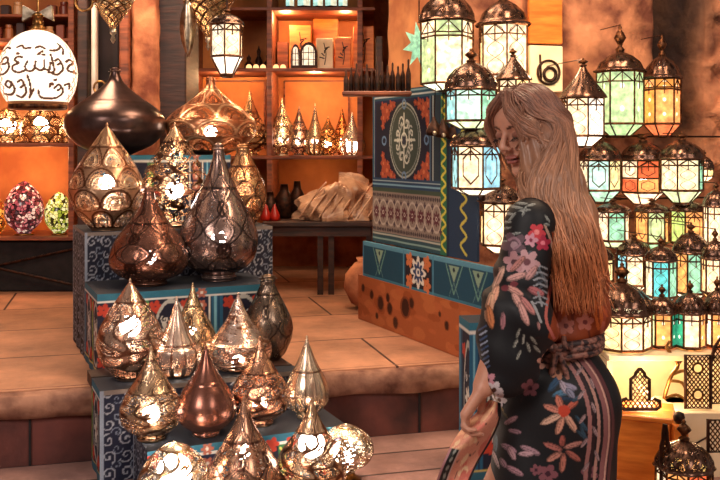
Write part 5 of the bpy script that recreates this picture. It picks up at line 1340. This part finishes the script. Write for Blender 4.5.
# hands
def hand(wr, d, palmN, side, closed=1.0, sc=1.0):
    """wr wrist, d pointing direction, palmN palm normal (fingers curl towards it), side: towards the thumb"""
    d = d/np.linalg.norm(d); pn = palmN-d*(palmN @ d); pn /= np.linalg.norm(pn); sd = np.cross(d, pn)
    if sd @ side < 0: sd = -sd
    P = lambda a, b, c: wr+sc*(a*d+b*sd+c*pn)
    for q in (-.026, -.009, .009, .026): B.cone(P(.012, q*.6, 0), P(.080, q, 0), .0125*sc, .0115*sc, .010)
    for q, L, r in ((.028, .072, .0085), (.0095, .080, .0088), (-.010, .074, .0083), (-.028, .058, .0074)):
        p = P(.082, q, -.002); a = -.15
        for seg, bend in ((.45, .75*closed), (.30, 1.05*closed), (.25, .75*closed)):
            a += bend; e = p+sc*L*seg*(math.cos(a)*d+math.sin(a)*pn); B.cone(p, e, r*sc, r*.9*sc, .0025); p = e; r *= .92
    p = P(.022, .028, .004); q = P(.052, .052, .016); r_ = P(.082, .050, .034); B.cone(p, q, .0125*sc, .0105*sc, .006); B.cone(q, r_, .010*sc, .0080*sc, .003); B.cone(r_, P(.100, .036, .045), .008*sc, .0068*sc, .002)
hand(WR, np.array([-.55, -.05, -.85]), np.array([.85, -.35, -.45]), np.array([0, 1.0, .2]), .95, .95)
hand(FW_, np.array([.1, -.8, -.5]), np.array([.9, .1, -.1]), np.array([0, 0, 1.0]), .5, .95)
# legs: near leg stepping forward, far leg standing
B.cone((.48, 2.26, .88), (.275, 2.235, .50), .088, .056, .04); B.cone((.275, 2.235, .50), (.31, 2.19, .26), .054, .050, .02); B.cone((.31, 2.19, .26), (.34, 2.20, .085), .049, .032, .02)
B.cone((.52, 2.41, .88), (.50, 2.42, .48), .092, .056, .04); B.cone((.50, 2.42, .48), (.54, 2.42, .26), .054, .050, .02); B.cone((.54, 2.42, .26), (.56, 2.43, .085), .049, .032, .02)
for x, y in ((.34, 2.20), (.56, 2.43)):
    B.cone((x+.02, y, .035), (x-.13, y-.01, .024), .034, .024, .03, ((0, 0, 1), 1.25))
    for q in range(5): B.cone((x-.13, y-.03+.013*q, .018), (x-.165+.006*abs(q-1), y-.034+.014*q, .013), .010-.0008*q, .009-.0008*q, .004)
V, Q = B.mesh(); V = relax(V, Q, 1, .4)
Lc = (V-HC) @ R_h; col = np.tile(lin('#c08a72'), (len(V), 1)).astype(np.float32)
def paint(mask, c): col[mask] = lin(c)
hd = np.abs(Lc[:, 1]) < .09
el = lambda c, r: (((Lc-np.array(c))/np.array(r))**2).sum(1) < 1
paint(el((.094, 0, -.0555), (.016, .024, .0075)), '#9a5a50'); paint(el((.092, 0, -.067), (.016, .020, .0085)), '#a8645a')
paint((np.abs(Lc[:, 2]+.0610) < .0022)&(np.abs(Lc[:, 1]) < .023)&(Lc[:, 0] > .08)&(np.abs(Lc[:, 2]) < .1), '#4a1c1c')
for s in (-1, 1):
    paint(el((.086, s*.031, -.0005), (.02, .0175, .0105))&(Lc[:, 2] > -.0105), '#8c5c4c')
    y = Lc[:, 1]*s-.031
    paint((np.abs(y) < .0175)&(Lc[:, 0] > .055)&(np.abs(Lc[:, 2]+.0075+.0-18*y*y*.0+(-6*y*y+.0)*0-.5*(y*y)*20) < .0030), '#160c0a')
    paint((np.abs(y-.002) < .022)&(Lc[:, 0] > .05)&(np.abs(Lc[:, 2]-.0245+8*(y-.004)**2) < .0036), '#4a2c1e')
paint(el((.1, .0, -.034), (.02, .016, .004))&(np.abs(np.abs(Lc[:, 1])-.007) < .0035)&(Lc[:, 2] < -.032), '#6a342c')
nb = col.copy()
skin = mat_attr('skin', .45, nscale=180, bump=.05, spec=.45, vary=.05)
skp = skin.node_tree.nodes['Principled BSDF']; skp.inputs['Subsurface Weight'].default_value = .12; skp.inputs['Subsurface Radius'].default_value = (.02, .008, .004); skp.inputs['Subsurface Scale'].default_value = .4
wl0 = np.array(woman.location)
link_mesh('body', V-wl0, Q.tolist(), skin, woman, True, col)
# eyelashes
g = G()
for s in (-1, 1):
    for k in range(9):
        y = s*(.031+(-.014+.0035*k)); p = h(.0885-abs(y*s-.031)*.25, y, -.0075); e = h(.0985-abs(y*s-.031)*.2, y*1.02+s*.001*(k-4), -.0125); g.tube([tuple(p-wl0), tuple((p+e)/2-wl0+R_h @ np.array([.001, 0, -.0015])), tuple(e-wl0)], [.0009, .0008, .0003], 4)
g.build('eyelashes', M_BLACK, woman)

# ---- dress
Dn = Field((.02, 1.93, .28), (.86, 2.72, 1.50), .0048)
Dn.cone(NB+[-.01, -.02, -.030], shN+[0, 0, -.004], .052, .054, .03); Dn.cone(NB+[.0, 0, -.045], shF, .058, .066, .03)
Dn.ell((.490, 2.32, 1.27), (.110, .160, .16), .04); Dn.ell((.430, 2.28, 1.22), (.075, .115, .075), .04)
Dn.ell((.50, 2.33, 1.07), (.100, .135, .12), .05)
Dn.ell((.555, 2.33, 1.20), (.085, .12, .15), .04)          # the loose back
Dn.ell((.588, 2.30, 1.12), (.045, .09, .055), .03)
Dn.ell((.500, 2.32, .90), (.152, .175, .13), .06)
Dn.cone((.505, 2.32, .88), (.490, 2.33, .30), .150, .165, .05); Dn.cone((.465, 2.26, .92), (.405, 2.225, .30), .118, .120, .04)
# kimono sleeve
EL2 = EL+[.01, 0, 0]; CU = wp(487, 384, 2.10)
Dn.cone(shN+[.0, .0, -.005], EL2, .054, .076, .03); Dn.cone(EL2, CU+np.array([.03, 0, .02], np.float32), .076, .050, .03)
Dn.cone(EL2+[.03, .02, -.02], CU+np.array([.075, .03, .03], np.float32), .075, .055, .04)
Dn.cone(shF, FE, .06, .072, .03); Dn.cone(FE, FW_+[.03, 0, .03], .07, .055, .03)
# openings: neck, slit over the near thigh
Dn.cone(NB+[-.015, 0, -.01], NB+[-.10, -.045, -.05], .048, .040, .01, sub=True)
Dn.cone(CU+np.array([-.02, 0, -.02], np.float32), CU+np.array([-.05, 0, -.09], np.float32), .036, .045, .01, sub=True)
# folds
X, Y_, Z = np.meshgrid(*Dn.ax, indexing='ij')
Dn.f += (.0045*np.sin(62*(X*.8+Y_*.5)+10*Z)*(np.clip((1.05-Z)*5, 0, 1)*.7+.15) + .004*np.sin(55*Z+28*X)*np.exp(-((Z-1.10)/.09)**2) + .003*np.sin(90*X+40*Z)*np.exp(-((Z-1.2)/.12)**2)).astype(np.float32)
# pinch by the belt
Dn.f += (.005*np.sin(70*Z+34*X+2*np.sin(20*Z))*np.exp(-((Z-1.17)/.12)**2)*np.clip((.44-X)*12, 0, 1)).astype(np.float32)
pin = np.exp(-((Z-1.045)/.022)**2)*.010*(X > .42); Dn.f += pin.astype(np.float32)
del X, Y_, Z
V, Q = Dn.mesh(); V = relax(V, Q, 2, .5)
# split every quad once so the printed flowers stay sharp
def subdiv(V, Q):
    e = np.concatenate([np.sort(Q[:, [a, b]], 1) for a, b in ((0, 1), (1, 2), (2, 3), (3, 0))]); U_, inv = np.unique(e[:, 0]*len(V)+e[:, 1], return_inverse=True)
    a, b = U_//len(V), U_ % len(V); M_ = (V[a]+V[b])/2; C = V[Q].mean(1); n = len(V); m = len(U_); inv = inv.reshape(4, -1)+n; c = n+m+np.arange(len(Q))
    N_ = np.concatenate([np.stack([Q[:, i], inv[i], c, inv[(i-1) % 4]], 1) for i in range(4)])
    return np.concatenate([V, M_, C]), N_
V, Q = subdiv(V, Q)
# printed pattern laid out as seen from the lane side (picture pixels at the cloth's own distance)
px = CX+F*V[:, 0]/V[:, 1]; py = HY-F*(V[:, 2]-EYE)/V[:, 1]
cv = Cv(240, 480, '#15171b', 1920)      # px 420..660, py 130..610, stored downwards
OX, OY = 420, 130
def fl(x, y, r, n, c, c2=None, rot=0.0, wid=.35): cv.petals(x-OX, y-OY, r, n, c, c2, rot, wid)
def shade(c, k): return '#'+''.join('%02x' % int(max(0, min(255, int(c[i:i+2], 16)*k))) for i in (1, 3, 5))
def leaf(x, y, a, L, w, c):
    w *= .8; X_, Y_ = x-OX+math.cos(a)*L/2, y-OY+math.sin(a)*L/2
    cv.ell(X_, Y_, L/2, w/2, shade(c, .62), a); cv.ell(X_+math.sin(a)*w*.08, Y_-math.cos(a)*w*.08, L/2*.86, w/2*.7, shade(c, .92), a); cv.line([(x-OX, y-OY), (x-OX+math.cos(a)*L*.8, y-OY+math.sin(a)*L*.8)], .7, shade(c, .6))
def stroke(pts, w, c): cv.line(smooth_pts([(x-OX, y-OY) for x, y in pts], 5), w, c)
rs = np.random.RandomState(3)
for _ in range(90):
    x, y, a = 425+rs.rand()*220, 200+rs.rand()*400, rs.rand()*6.28
    if rs.rand() < .35: leaf(x, y, a, 6+rs.rand()*8, 2.5+rs.rand()*2, ['#23302e', '#2a2228', '#1e2836', '#332426'][rs.randint(4)])
# rust back of the dress, with light through the cloth painted in
cv.poly([(a-OX, b-OY) for a, b in ((552, 232), (575, 225), (625, 240), (625, 345), (590, 352), (560, 345), (548, 338), (556, 300))], '#8a3c1c')
for k in range(26):
    x = 556+rs.rand()*52; y = 245+rs.rand()*80; stroke([(x, y), (x+3*rs.randn(), y+18), (x+2, y+34)], 2+rs.rand()*2.5, ['#b8562a', '#c8662e', '#6a2a16', '#a04a30', '#c06a50'][rs.randint(5)])
for k, (x, y) in enumerate(((572, 300), (585, 322), (566, 326), (596, 290))): fl(x, y, 9, 5, '#b06858', '#6a2c28', k)
stroke([(556, 258), (550, 290), (546, 318), (554, 338)], 3, '#b8645a'); stroke([(545, 225), (553, 250), (552, 285)], 2.5, '#b09080')
# shoulder: pale bars
for x, y, a, L in ((512, 206, .15, 16), (522, 211, -.1, 13), (500, 222, .0, 16), (498, 230, -.15, 18), (503, 241, .1, 15), (505, 213, .1, 15), (520, 203, .05, 12), (512, 222, -.9, 13), (526, 217, -1.2, 12), (530, 206, -.2, 10), (508, 236, -.2, 18), (549, 215, 1.0, 9), (548, 224, .2, 6)): leaf(x-4, y, a, L, 3.4, '#a4aaa6')
for x, y, a in ((556, 208, .6), (562, 216, .9), (560, 226, 2.4), (570, 224, .3), (558, 240, 1.4), (566, 246, 2.8)): leaf(x, y, a, 10, 3.5, ['#8a7460', '#c0a890'][int(x) % 2])
# red flower, mauve flower and grey leaves on the upper sleeve
fl(537, 232, 9, 5, '#c4404a', '#e88c8c', .3); fl(543, 243, 8, 5, '#a82e48', '#e07c8c', 1); fl(531, 240, 7, 5, '#c890a0', '#7a3044', 0)
fl(514, 245, 13, 5, '#59424c', '#9a8088', .5); stroke([(509, 240), (515, 238), (520, 244), (514, 249)], 2.4, '#8c6c78')
for k in range(9): leaf(528+k*2.2, 254+k*3, .6+.1*k, 9, 3.2, '#77828c'); leaf(532+k*1.6, 251+k*4.2, 2.6, 9, 3, '#606a78')
for k in range(7): stroke([(534, 268+k*6), (540, 266+k*6), (547, 269+k*6)], 1.8, '#8e9298')
fl(527, 262, 13, 6, '#b89094', '#6a4048', .2); fl(514, 262, 11, 5, '#a87c80', '#4a2c34', .9)
# big cream pink lily at the sleeve edge
for x, y, a, L, w, c in ((500, 268, 2.5, 22, 9, '#d09484'), (504, 266, 2.0, 26, 9, '#e0b4a0'), (498, 284, 1.9, 24, 10, '#e2a68c'), (492, 292, 1.75, 30, 11, '#e4b090'), (506, 286, .5, 20, 9, '#d89c90'), (512, 292, 1.0, 22, 9, '#e0a89c'), (520, 296, .9, 24, 9, '#d08c88'), (506, 280, -.3, 22, 9, '#d4a09a'), (519, 302, 1.2, 26, 9, '#dca49c'), (528, 288, .4, 18, 10, '#c87c80'), (526, 280, -.9, 18, 9, '#cf9a96'), (503, 312, 1.6, 18, 7, '#b07880'), (495, 262, 2.2, 20, 8, '#c48474'), (510, 272, -.8, 22, 8, '#c08078'), (488, 305, 1.4, 24, 10, '#dc8c5c')): leaf(x, y, a, L, w, c)
for x, y in ((505, 288), (514, 284)): cv.ell(x-OX, y-OY, 4, 3, '#6a2c34')
cv.ell(485-OX, 309-OY, 1.6, 1.6, '#1c1214'); cv.ell(494-OX, 270-OY, 5, 7, '#2a1c1e')
for k, (x, y, a) in enumerate(((520, 328, 1.9), (524, 334, 1.7), (518, 338, 2.0), (527, 342, 1.3), (530, 336, .9), (521, 350, 2.0), (533, 345, .8))): leaf(x, y, a, 11, 3.6, '#aeb0a6')
stroke([(532, 302), (537, 312), (541, 322)], 2.6, '#989a9c'); stroke([(538, 292), (542, 306)], 2.2, '#8a8c90'); leaf(538, 322, 1.4, 8, 4, '#c48c88')
# blue sleeve lining edge near the stand
for k in range(9): stroke([(479+k*.6, 330+k*5), (486+k*.4, 326+k*5)], 1.8, ['#3a4c6c', '#8a94a8'][k % 2])
# cuff flowers
for x, y, r in ((478, 372, 8), (487, 380, 9), (494, 390, 9), (499, 400, 8), (472, 360, 6)): fl(x, y, r, 5, ['#c8a8a8', '#a88c5c', '#b8808c', '#8a6a4c', '#c4bcc0'][int(x) % 5], '#4a2c24', x)
for k in range(8): leaf(474+k*4, 362+k*7, .9, 9, 2.6, ['#9a8458', '#6a5a3c', '#c8b49c'][k % 3])
# blue bud, big lily and lower lily on the hip
for x, y, a, L, w, c in ((548, 392, -.9, 22, 9, '#2c5478'), (552, 396, -.3, 24, 9, '#4a7898'), (560, 384, .3, 18, 9, '#9a94ac'), (560, 380, 1.1, 16, 8, '#b8a8b8'), (566, 388, .9, 14, 8, '#8c8ca4'), (556, 398, .1, 18, 6, '#16304c')): leaf(x, y, a, L, w, c)
for x, y, a, L, w, c in ((562, 412, 3.5, 20, 9, '#d88c78'), (562, 414, 2.7, 24, 9, '#e4b8a0'), (563, 416, 1.9, 20, 9, '#dc9c84'), (565, 414, 1.0, 22, 9, '#e0a890'), (562, 410, -1.9, 16, 9, '#d07a64'), (566, 410, -.7, 16, 8, '#c86450')): leaf(x, y, a, L, w, c)
cv.ell(564-OX, 411-OY, 6, 6, '#b8402c')
for x, y, a, L in ((575, 415, .9, 22), (580, 425, 1.2, 22), (576, 430, .7, 20), (572, 402, -.6, 14)): leaf(x, y, a, L, 5, '#39586c')
for x, y, a, L, w, c in ((562, 450, 3.5, 20, 8, '#b87068'), (562, 452, 2.6, 18, 8, '#c88878'), (564, 453, 1.7, 20, 8, '#c07868'), (566, 451, .6, 18, 8, '#b86c60'), (564, 448, -.3, 20, 7, '#c88c80'), (562, 447, -1.5, 12, 8, '#a85a50')): leaf(x, y, a, L, w, c)
for x, y, r in ((548, 474, 10), (590, 472, 9), (530, 388, 9), (536, 470, 6)): fl(x, y, r, 5, '#7a4a52', '#3a1c28', x)
# pale pink petals low on the front
for x, y, a, L, w, c in ((504, 424, -.5, 16, 7, '#b48890'), (508, 430, .2, 14, 6, '#a47c88'), (501, 444, .5, 18, 8, '#b890a0'), (508, 446, 1.1, 16, 8, '#c49ca4'), (500, 458, 1.0, 12, 7, '#a88490'), (520, 446, .4, 22, 8, '#b08c98'), (518, 454, 0, 16, 7, '#c8a4ac'), (506, 466, .5, 20, 8, '#b48894'), (492, 450, 1.2, 20, 5, '#c8b0b4'), (496, 434, 1.6, 18, 5, '#5a7480')): leaf(x, y, a, L, w, c)
# striped border running down the back edge of the skirt
for k, (o, w, c) in enumerate(((0, 7, '#8c5c5c'), (-8, 3.0, '#b08478'), (-13, 3, '#2c1c20'), (-17, 4, '#9c6c68'), (6, 3, '#5c3438'), (2, 1.5, '#d0a494'))):
    stroke([(576+o, 352), (594+o, 376), (605+o, 405), (607+o, 435), (603+o, 470), (600+o, 520), (598+o, 600)], w, c)
for k in range(9): leaf(583+(k % 2)*6+k*.8, 366+k*12, 1.2 if k % 2 else 2.2, 12, 4.4, '#b8989a')
# trailing flowers under the belt
for x, y in ((552, 356), (562, 362), (572, 354), (558, 372), (545, 362)): fl(x, y, 8, 5, ['#a8745c', '#8c6a4c', '#c08c7c'][int(x) % 3], '#3c2018', x)
sx, sy = px-OX, py-OY
c = cv.sample(np.clip(sx, 0, 239), np.clip(sy, 0, 479))
back = V[:, 1] > 2.42
c2 = cv.sample(np.clip(239-sx*.9, 0, 239), np.clip(sy+9, 0, 479)); c[back] = c2[back]
M_DRESS = mat_attr('floral_dress_cloth', .55, nscale=500, bump=.15, spec=.3, vary=.12)
link_mesh('wrap_dress', V-wl0, Q.tolist(), M_DRESS, woman, True, c)
# belt with knot
g = G(); pts = []
for k in range(40):
    a = 2*PI*k/40; pts.append((.505+.112*math.cos(a), 2.328+.147*math.sin(a), 1.045+.006*math.sin(3*a)+.02*math.cos(a)))
for dz, r in ((-.012, .010), (.002, .011), (.016, .009)): g.tube([tuple(np.array(p)+[0, 0, dz]-wl0) for p in pts], r, 6, True)
kp = wp(556, 346, 2.185)
for q in range(5): g.tube([tuple(kp+np.array([-.03+.012*q, -.012*math.sin(q), .022*math.cos(q*1.3)])-wl0), tuple(kp+np.array([.012*q-.02, -.018, .0])-wl0), tuple(kp+np.array([.03-.004*q, -.004, -.024*math.cos(q)])-wl0)], [.006, .010, .006], 6)
for dx, L in ((-.012, .10), (.018, .13)): g.tube(smooth_pts([tuple(kp+np.array([0, -.014, -.01])-wl0), tuple(kp+np.array([dx, -.016, -.05])-wl0), tuple(kp+np.array([dx*1.6, -.012, -L])-wl0)], 5), [.008]*10+[.004], 6)
g.build('sash', mat('sash_cloth', '#2a1a1c', '#9a6a5c', 60, .6, 0, .3, lo=.42, hi=.6), woman, True)
# lifted skirt flap with its peach lining
def flap():
    L = [(489, 400), (470, 419), (455, 438), (446, 456), (438, 476), (430, 505), (424, 560)]
    Rr = [(500, 404), (499, 422), (490, 442), (476, 466), (466, 492), (462, 530), (462, 580)]
    a = np.array(smooth_pts(L, 12)); b = np.array(smooth_pts(Rr, 12)); n = min(len(a), len(b)); m = 50; V_ = []; C_ = []; 
    pc = Cv(1, 2, '#d8937a', 400); rs = np.random.RandomState(9)
    for _ in range(70): x, y = rs.rand(), rs.rand()*2; pc.ell(x, y, .05+.1*rs.rand(), .03+.07*rs.rand(), ['#e8b08c', '#d87c6c', '#e8c49c', '#c86c5c', '#eab894'][rs.randint(5)], rs.rand()*3)
    for _ in range(14): x, y = .25+.7*rs.rand(), rs.rand()*2; pc.ell(x, y, .035, .012, '#4a2c24', rs.rand()*3)
    pc.rect(0, .85, .32, 2, '#1a1c1c'); pc.rect(0, .85, .07, 2, '#a8787c')
    for k in range(9): pc.ell(.19, .9+k*.13, .035, .05, '#8c9088', .5)
    pc.rect(.30, .85, .335, 2, '#c8a8a0'); pc.rect(.955, 0, 1, 2, '#2a1c20')
    for i in range(n):
        for j in range(m):
            s = j/(m-1); p = a[i]*(1-s)+b[i]*s; Yq = 2.066+.060*math.exp(-i/20)+.045*s+.02*math.sin(5*s+i*.12)-.025*math.sin(PI*s)
            V_.append(at(p[0], p[1], Yq)); C_.append((s, 2*i/(n-1)))
    V_ = np.array([tuple(v) for v in V_]); C_ = np.array(C_); c = pc.sample(C_[:, 0]*.999, C_[:, 1]*.999)
    f = grid_faces(m, n); k = len(V_); B_ = V_+[.003, .006, 0]
    fs = f.tolist()+(f[:, ::-1]+k).tolist()
    loop = list(range(m))+[j*m+m-1 for j in range(1, n)]+[(n-1)*m+i for i in range(m-2, -1, -1)]+[j*m for j in range(n-2, 0, -1)]
    fs += [[q, p, p+k, q+k] for p, q in zip(loop, loop[1:]+loop[:1])]
    return link_mesh('skirt_lining', np.concatenate([V_, B_])-wl0, fs, mat_attr('peach_lining', .6, nscale=300, vary=.08), woman, True, np.concatenate([c, np.tile(lin('#15171b'), (k, 1))]))
flap()

# ---- hair: a modelled mass with locks laid over it
Hf = Field((.22, 2.10, 1.0), (.74, 2.58, 1.75), .0045)
def HE(c, r, k=.02): Hf.ell(h(*c), r, k, R_h)
HE((-.006, 0, .029), (.082, .078, .081), .02)
pS = [(h(-.02, .02, .0), .078), (wp(542, 150, 2.28), .078), (wp(554, 190, 2.22), .070), (wp(569, 225, 2.19), .066), (wp(578, 262, 2.19), .060), (wp(584, 285, 2.21), .036), (wp(585, 300, 2.22), .018)]
for (a, r1), (b, r2) in zip(pS[:-1], pS[1:]): Hf.cone(a, b, r1, r2, .03, ((0, 1, 0), 1.35))
# front locks: from the parting over the temple, covering the near cheek
fr = [h(.060, .012, .106), h(.094, .040, .062), h(.074, .066, .015), h(.055, .074, -.035), h(.036, .080, -.085), wp(537, 196, 2.22), wp(550, 232, 2.20)]
rr = [.013, .014, .018, .022, .026, .032, .028]
for i in range(len(fr)-1): Hf.cone(fr[i], fr[i+1], rr[i], rr[i+1], .02)
fl_ = [h(.062, .004, .106), h(.086, -.034, .070), h(.066, -.062, .03), h(.040, -.074, -.03), h(.02, -.07, -.09), h(-.0, -.07, -.16)]
for i in range(len(fl_)-1): Hf.cone(fl_[i], fl_[i+1], .009, .012, .012)
# carve the face free
Hf.ell(h(.108, -.006, -.030), (.052, .056, .105), .012, R_h, sub=True)
X, Y_, Z = np.meshgrid(*Hf.ax, indexing='ij')
Hf.f += (.0028*np.sin(150*(X*.9-Y_*.4)+30*np.sin(6*Z+5*X))+.0022*np.sin(260*(X+Y_*.7)-22*Z)).astype(np.float32)*np.clip((1.68-Z)*8, .2, 1)
Hf.f += (.006*np.sin(46*X+30*Y_+9*np.sin(9*Z))*np.clip((1.5-Z)*5, 0, 1)).astype(np.float32)
del X, Y_, Z
V, Q = Hf.mesh(); V = relax(V, Q, 1, .5)
def haircol(P, rnd):
    z = P[:, 2]; k = np.clip((1.70-z)/.45, 0, 1)[:, None]
    a, b, c_ = np.array(lin('#70493c')), np.array(lin('#bc8c6a')), np.array(lin('#b8683a'))  # last tone is orange backlight painted into the lower hair
    base = a*(1-k)+b*k; base = base*(1-np.clip(k-.6, 0, 1)*2)+c_*np.clip(k-.6, 0, 1)*2
    return base*(.60+.80*rnd[:, None])
st = .35+.12*np.sin(200*(V[:, 0]+.35*(V[:, 2]-1.4))+60*V[:, 1])
M_HAIR = mat_attr('blonde_hair', .38, nscale=90, bump=.25, spec=.4, vary=.12, stretch=(3.5, 3.5, .12), dist=.003)
hair = link_mesh('hair', V-wl0, Q.tolist(), M_HAIR, woman, True, haircol(V, st))
# loose locks following the mass
def hug(pts, rise, upto=.8):
    """lay the points of a lock on the surface of the hair mass"""
    out = []; n = len(pts); hi = np.array(Hf.f.shape)-2
    for i, p in enumerate(pts):
        p = np.array(p)+wl0; t = i/(n-1)
        if t < upto:
            for _ in range(5):
                q = (p-Hf.lo)/Hf.h; b = np.clip(q.astype(int), 1, hi-1); x, y, z = b
                gr = np.array([Hf.f[x+1, y, z]-Hf.f[x-1, y, z], Hf.f[x, y+1, z]-Hf.f[x, y-1, z], Hf.f[x, y, z+1]-Hf.f[x, y, z-1]], float)/(2*Hf.h)
                L = np.linalg.norm(gr)
                if L < .2: break
                f = Hf.f[x, y, z]+gr @ (p-(Hf.lo+b*Hf.h)); 
                if f > rise and t > .75: break
                p = p-np.clip(f-rise, -.02, .03)*gr/(L*L)
        out.append(p-wl0)
    o = np.array(out)
    for _ in range(3): o[1:-1] = o[1:-1]*.5+(o[:-2]+o[2:])*.25
    return [tuple(p) for p in o]
VV, FF, CC = [], [], []
def lock(pts, r, tone):
    g = G(); n = len(pts); g.tube(pts, [r*(.5+.5*math.sin(PI*min(1, (i+.6)/n*1.15))) if i < n*.5 else r*max(.12, 1-(i/n-.5)*1.7) for i in range(n)], 5)
    k = sum(len(v) for v in VV); v = np.array(g.v); VV.append(v); FF.extend([[i+k for i in f] for f in g.f]); CC.append(haircol(v, np.full(len(v), tone)))
rs = np.random.RandomState(11)
for i in range(520):
    ph = rs.uniform(-1.0, 1.0); side = 1 if rs.rand() < .8 else -1
    s0 = rs.uniform(.0, 1.0)
    root = h(.055-.105*s0, .006*side, .112-.02*s0*s0)
    m1 = h(.048-.090*s0+.008*rs.randn(), side*(.080+.008*rs.rand()), .052-.02*s0+.008*rs.randn())
    m2 = h(.020-.098*s0+.01*rs.randn(), side*(.094+.006*rs.rand()), -.02)
    w = rs.uniform(-1, 1) if side > 0 else rs.uniform(-.2, 1)
    if s0 < .22 and side > 0: w = rs.uniform(-1.25, -.7)
    e1 = wp(554+26*w, 190+4*rs.randn(), 2.135+.03*abs(w)+.01*rs.rand()); e2 = wp(569+27*w+3*rs.randn(), 228+5*rs.randn(), 2.10+.035*abs(w)); e3 = wp(579+23*w+4*rs.randn(), 268, 2.115+.04*abs(w)); L = rs.uniform(275, 316); e4 = wp(584+20*w+6*rs.randn(), L, 2.14)
    if side < 0: e1 = e1+[0, .10, 0]; e2 = e2+[0, .10, 0]; e3 = e3+[0, .08, 0]
    pts = [tuple(p-wl0) for p in (root, h(.052-.10*s0, side*.040, .096-.02*s0), m1, m2, e1, e2, e3, e4)]
    pts = hug(smooth_pts(pts, 6), rs.uniform(-.0005, .004), .8); wv = rs.uniform(0, 6.28); am = rs.uniform(.0005, .004)
    pts = [(p[0]+am*math.sin(wv+k*.42)*min(1, k/20), p[1]+am*math.cos(wv+k*.42)*min(1, k/20), p[2]) for k, p in enumerate(pts)]
    lock(pts, rs.uniform(.0016, .0040), .05+1.1*rs.rand()**1.2)
def along(chain, nn, spread, up=.97):
    for _ in range(nn):
        o = np.array([rs.uniform(-1, 1)*spread for _ in range(3)]); pts = [tuple(np.array(p)+o*(.4+.6*i/(len(chain)-1))-wl0) for i, p in enumerate(chain)]
        pts = hug(smooth_pts(pts, 7), rs.uniform(.000, .0025), up); lock(pts, rs.uniform(.0014, .0028), .05+1.1*rs.rand()**1.2)
along(fr, 150, .017); along(fl_, 50, .012)
# thin strands around the face
for k in range(16):
    q = rs.rand(); s = 1 if k < 11 else -1
    pts = [h(.066, .004*s, .112), h(.100, s*(.036+.010*q), .060-.01*q), h(.088, s*(.052+.012*q), .010), h(.072-.01*q, s*(.062+.010*q), -.045), h(.062-.01*q, s*.068, -.10)]
    if s > 0: pts += [wp(528+10*q, 196, 2.19), wp(536+12*q, 222, 2.17), wp(545+12*q, 250, 2.17)]
    lock(smooth_pts([tuple(p-wl0) for p in pts], 6), .0022+.002*q, .5+.9*rs.rand())
link_mesh('hair_locks', np.concatenate(VV), FF, M_HAIR, hair, True, np.concatenate(CC))
# beams of the awning the lanterns and hanging lamps hang from
for k, (y0, y1) in enumerate(((3.3, 3.72), (3.75, 4.2))):
    pass
g = G(); g.box((0, 3.5, 3.23), (4.6, .07, .06)); struct(g.build('trim_12', M_WOODD))
g = G(); g.box((0, 3.85, 3.23), (4.6, .07, .06)); struct(g.build('trim_13', M_WOODD))
g = G(); g.box((0, 4.08, 3.23), (4.6, .07, .06)); struct(g.build('trim_14', M_WOODD))
for x in (-2.25, 2.25): struct(G().box((x, 4.0, 3.10), (.07, 1.7, .2)).build('trim_15', M_WOODD))
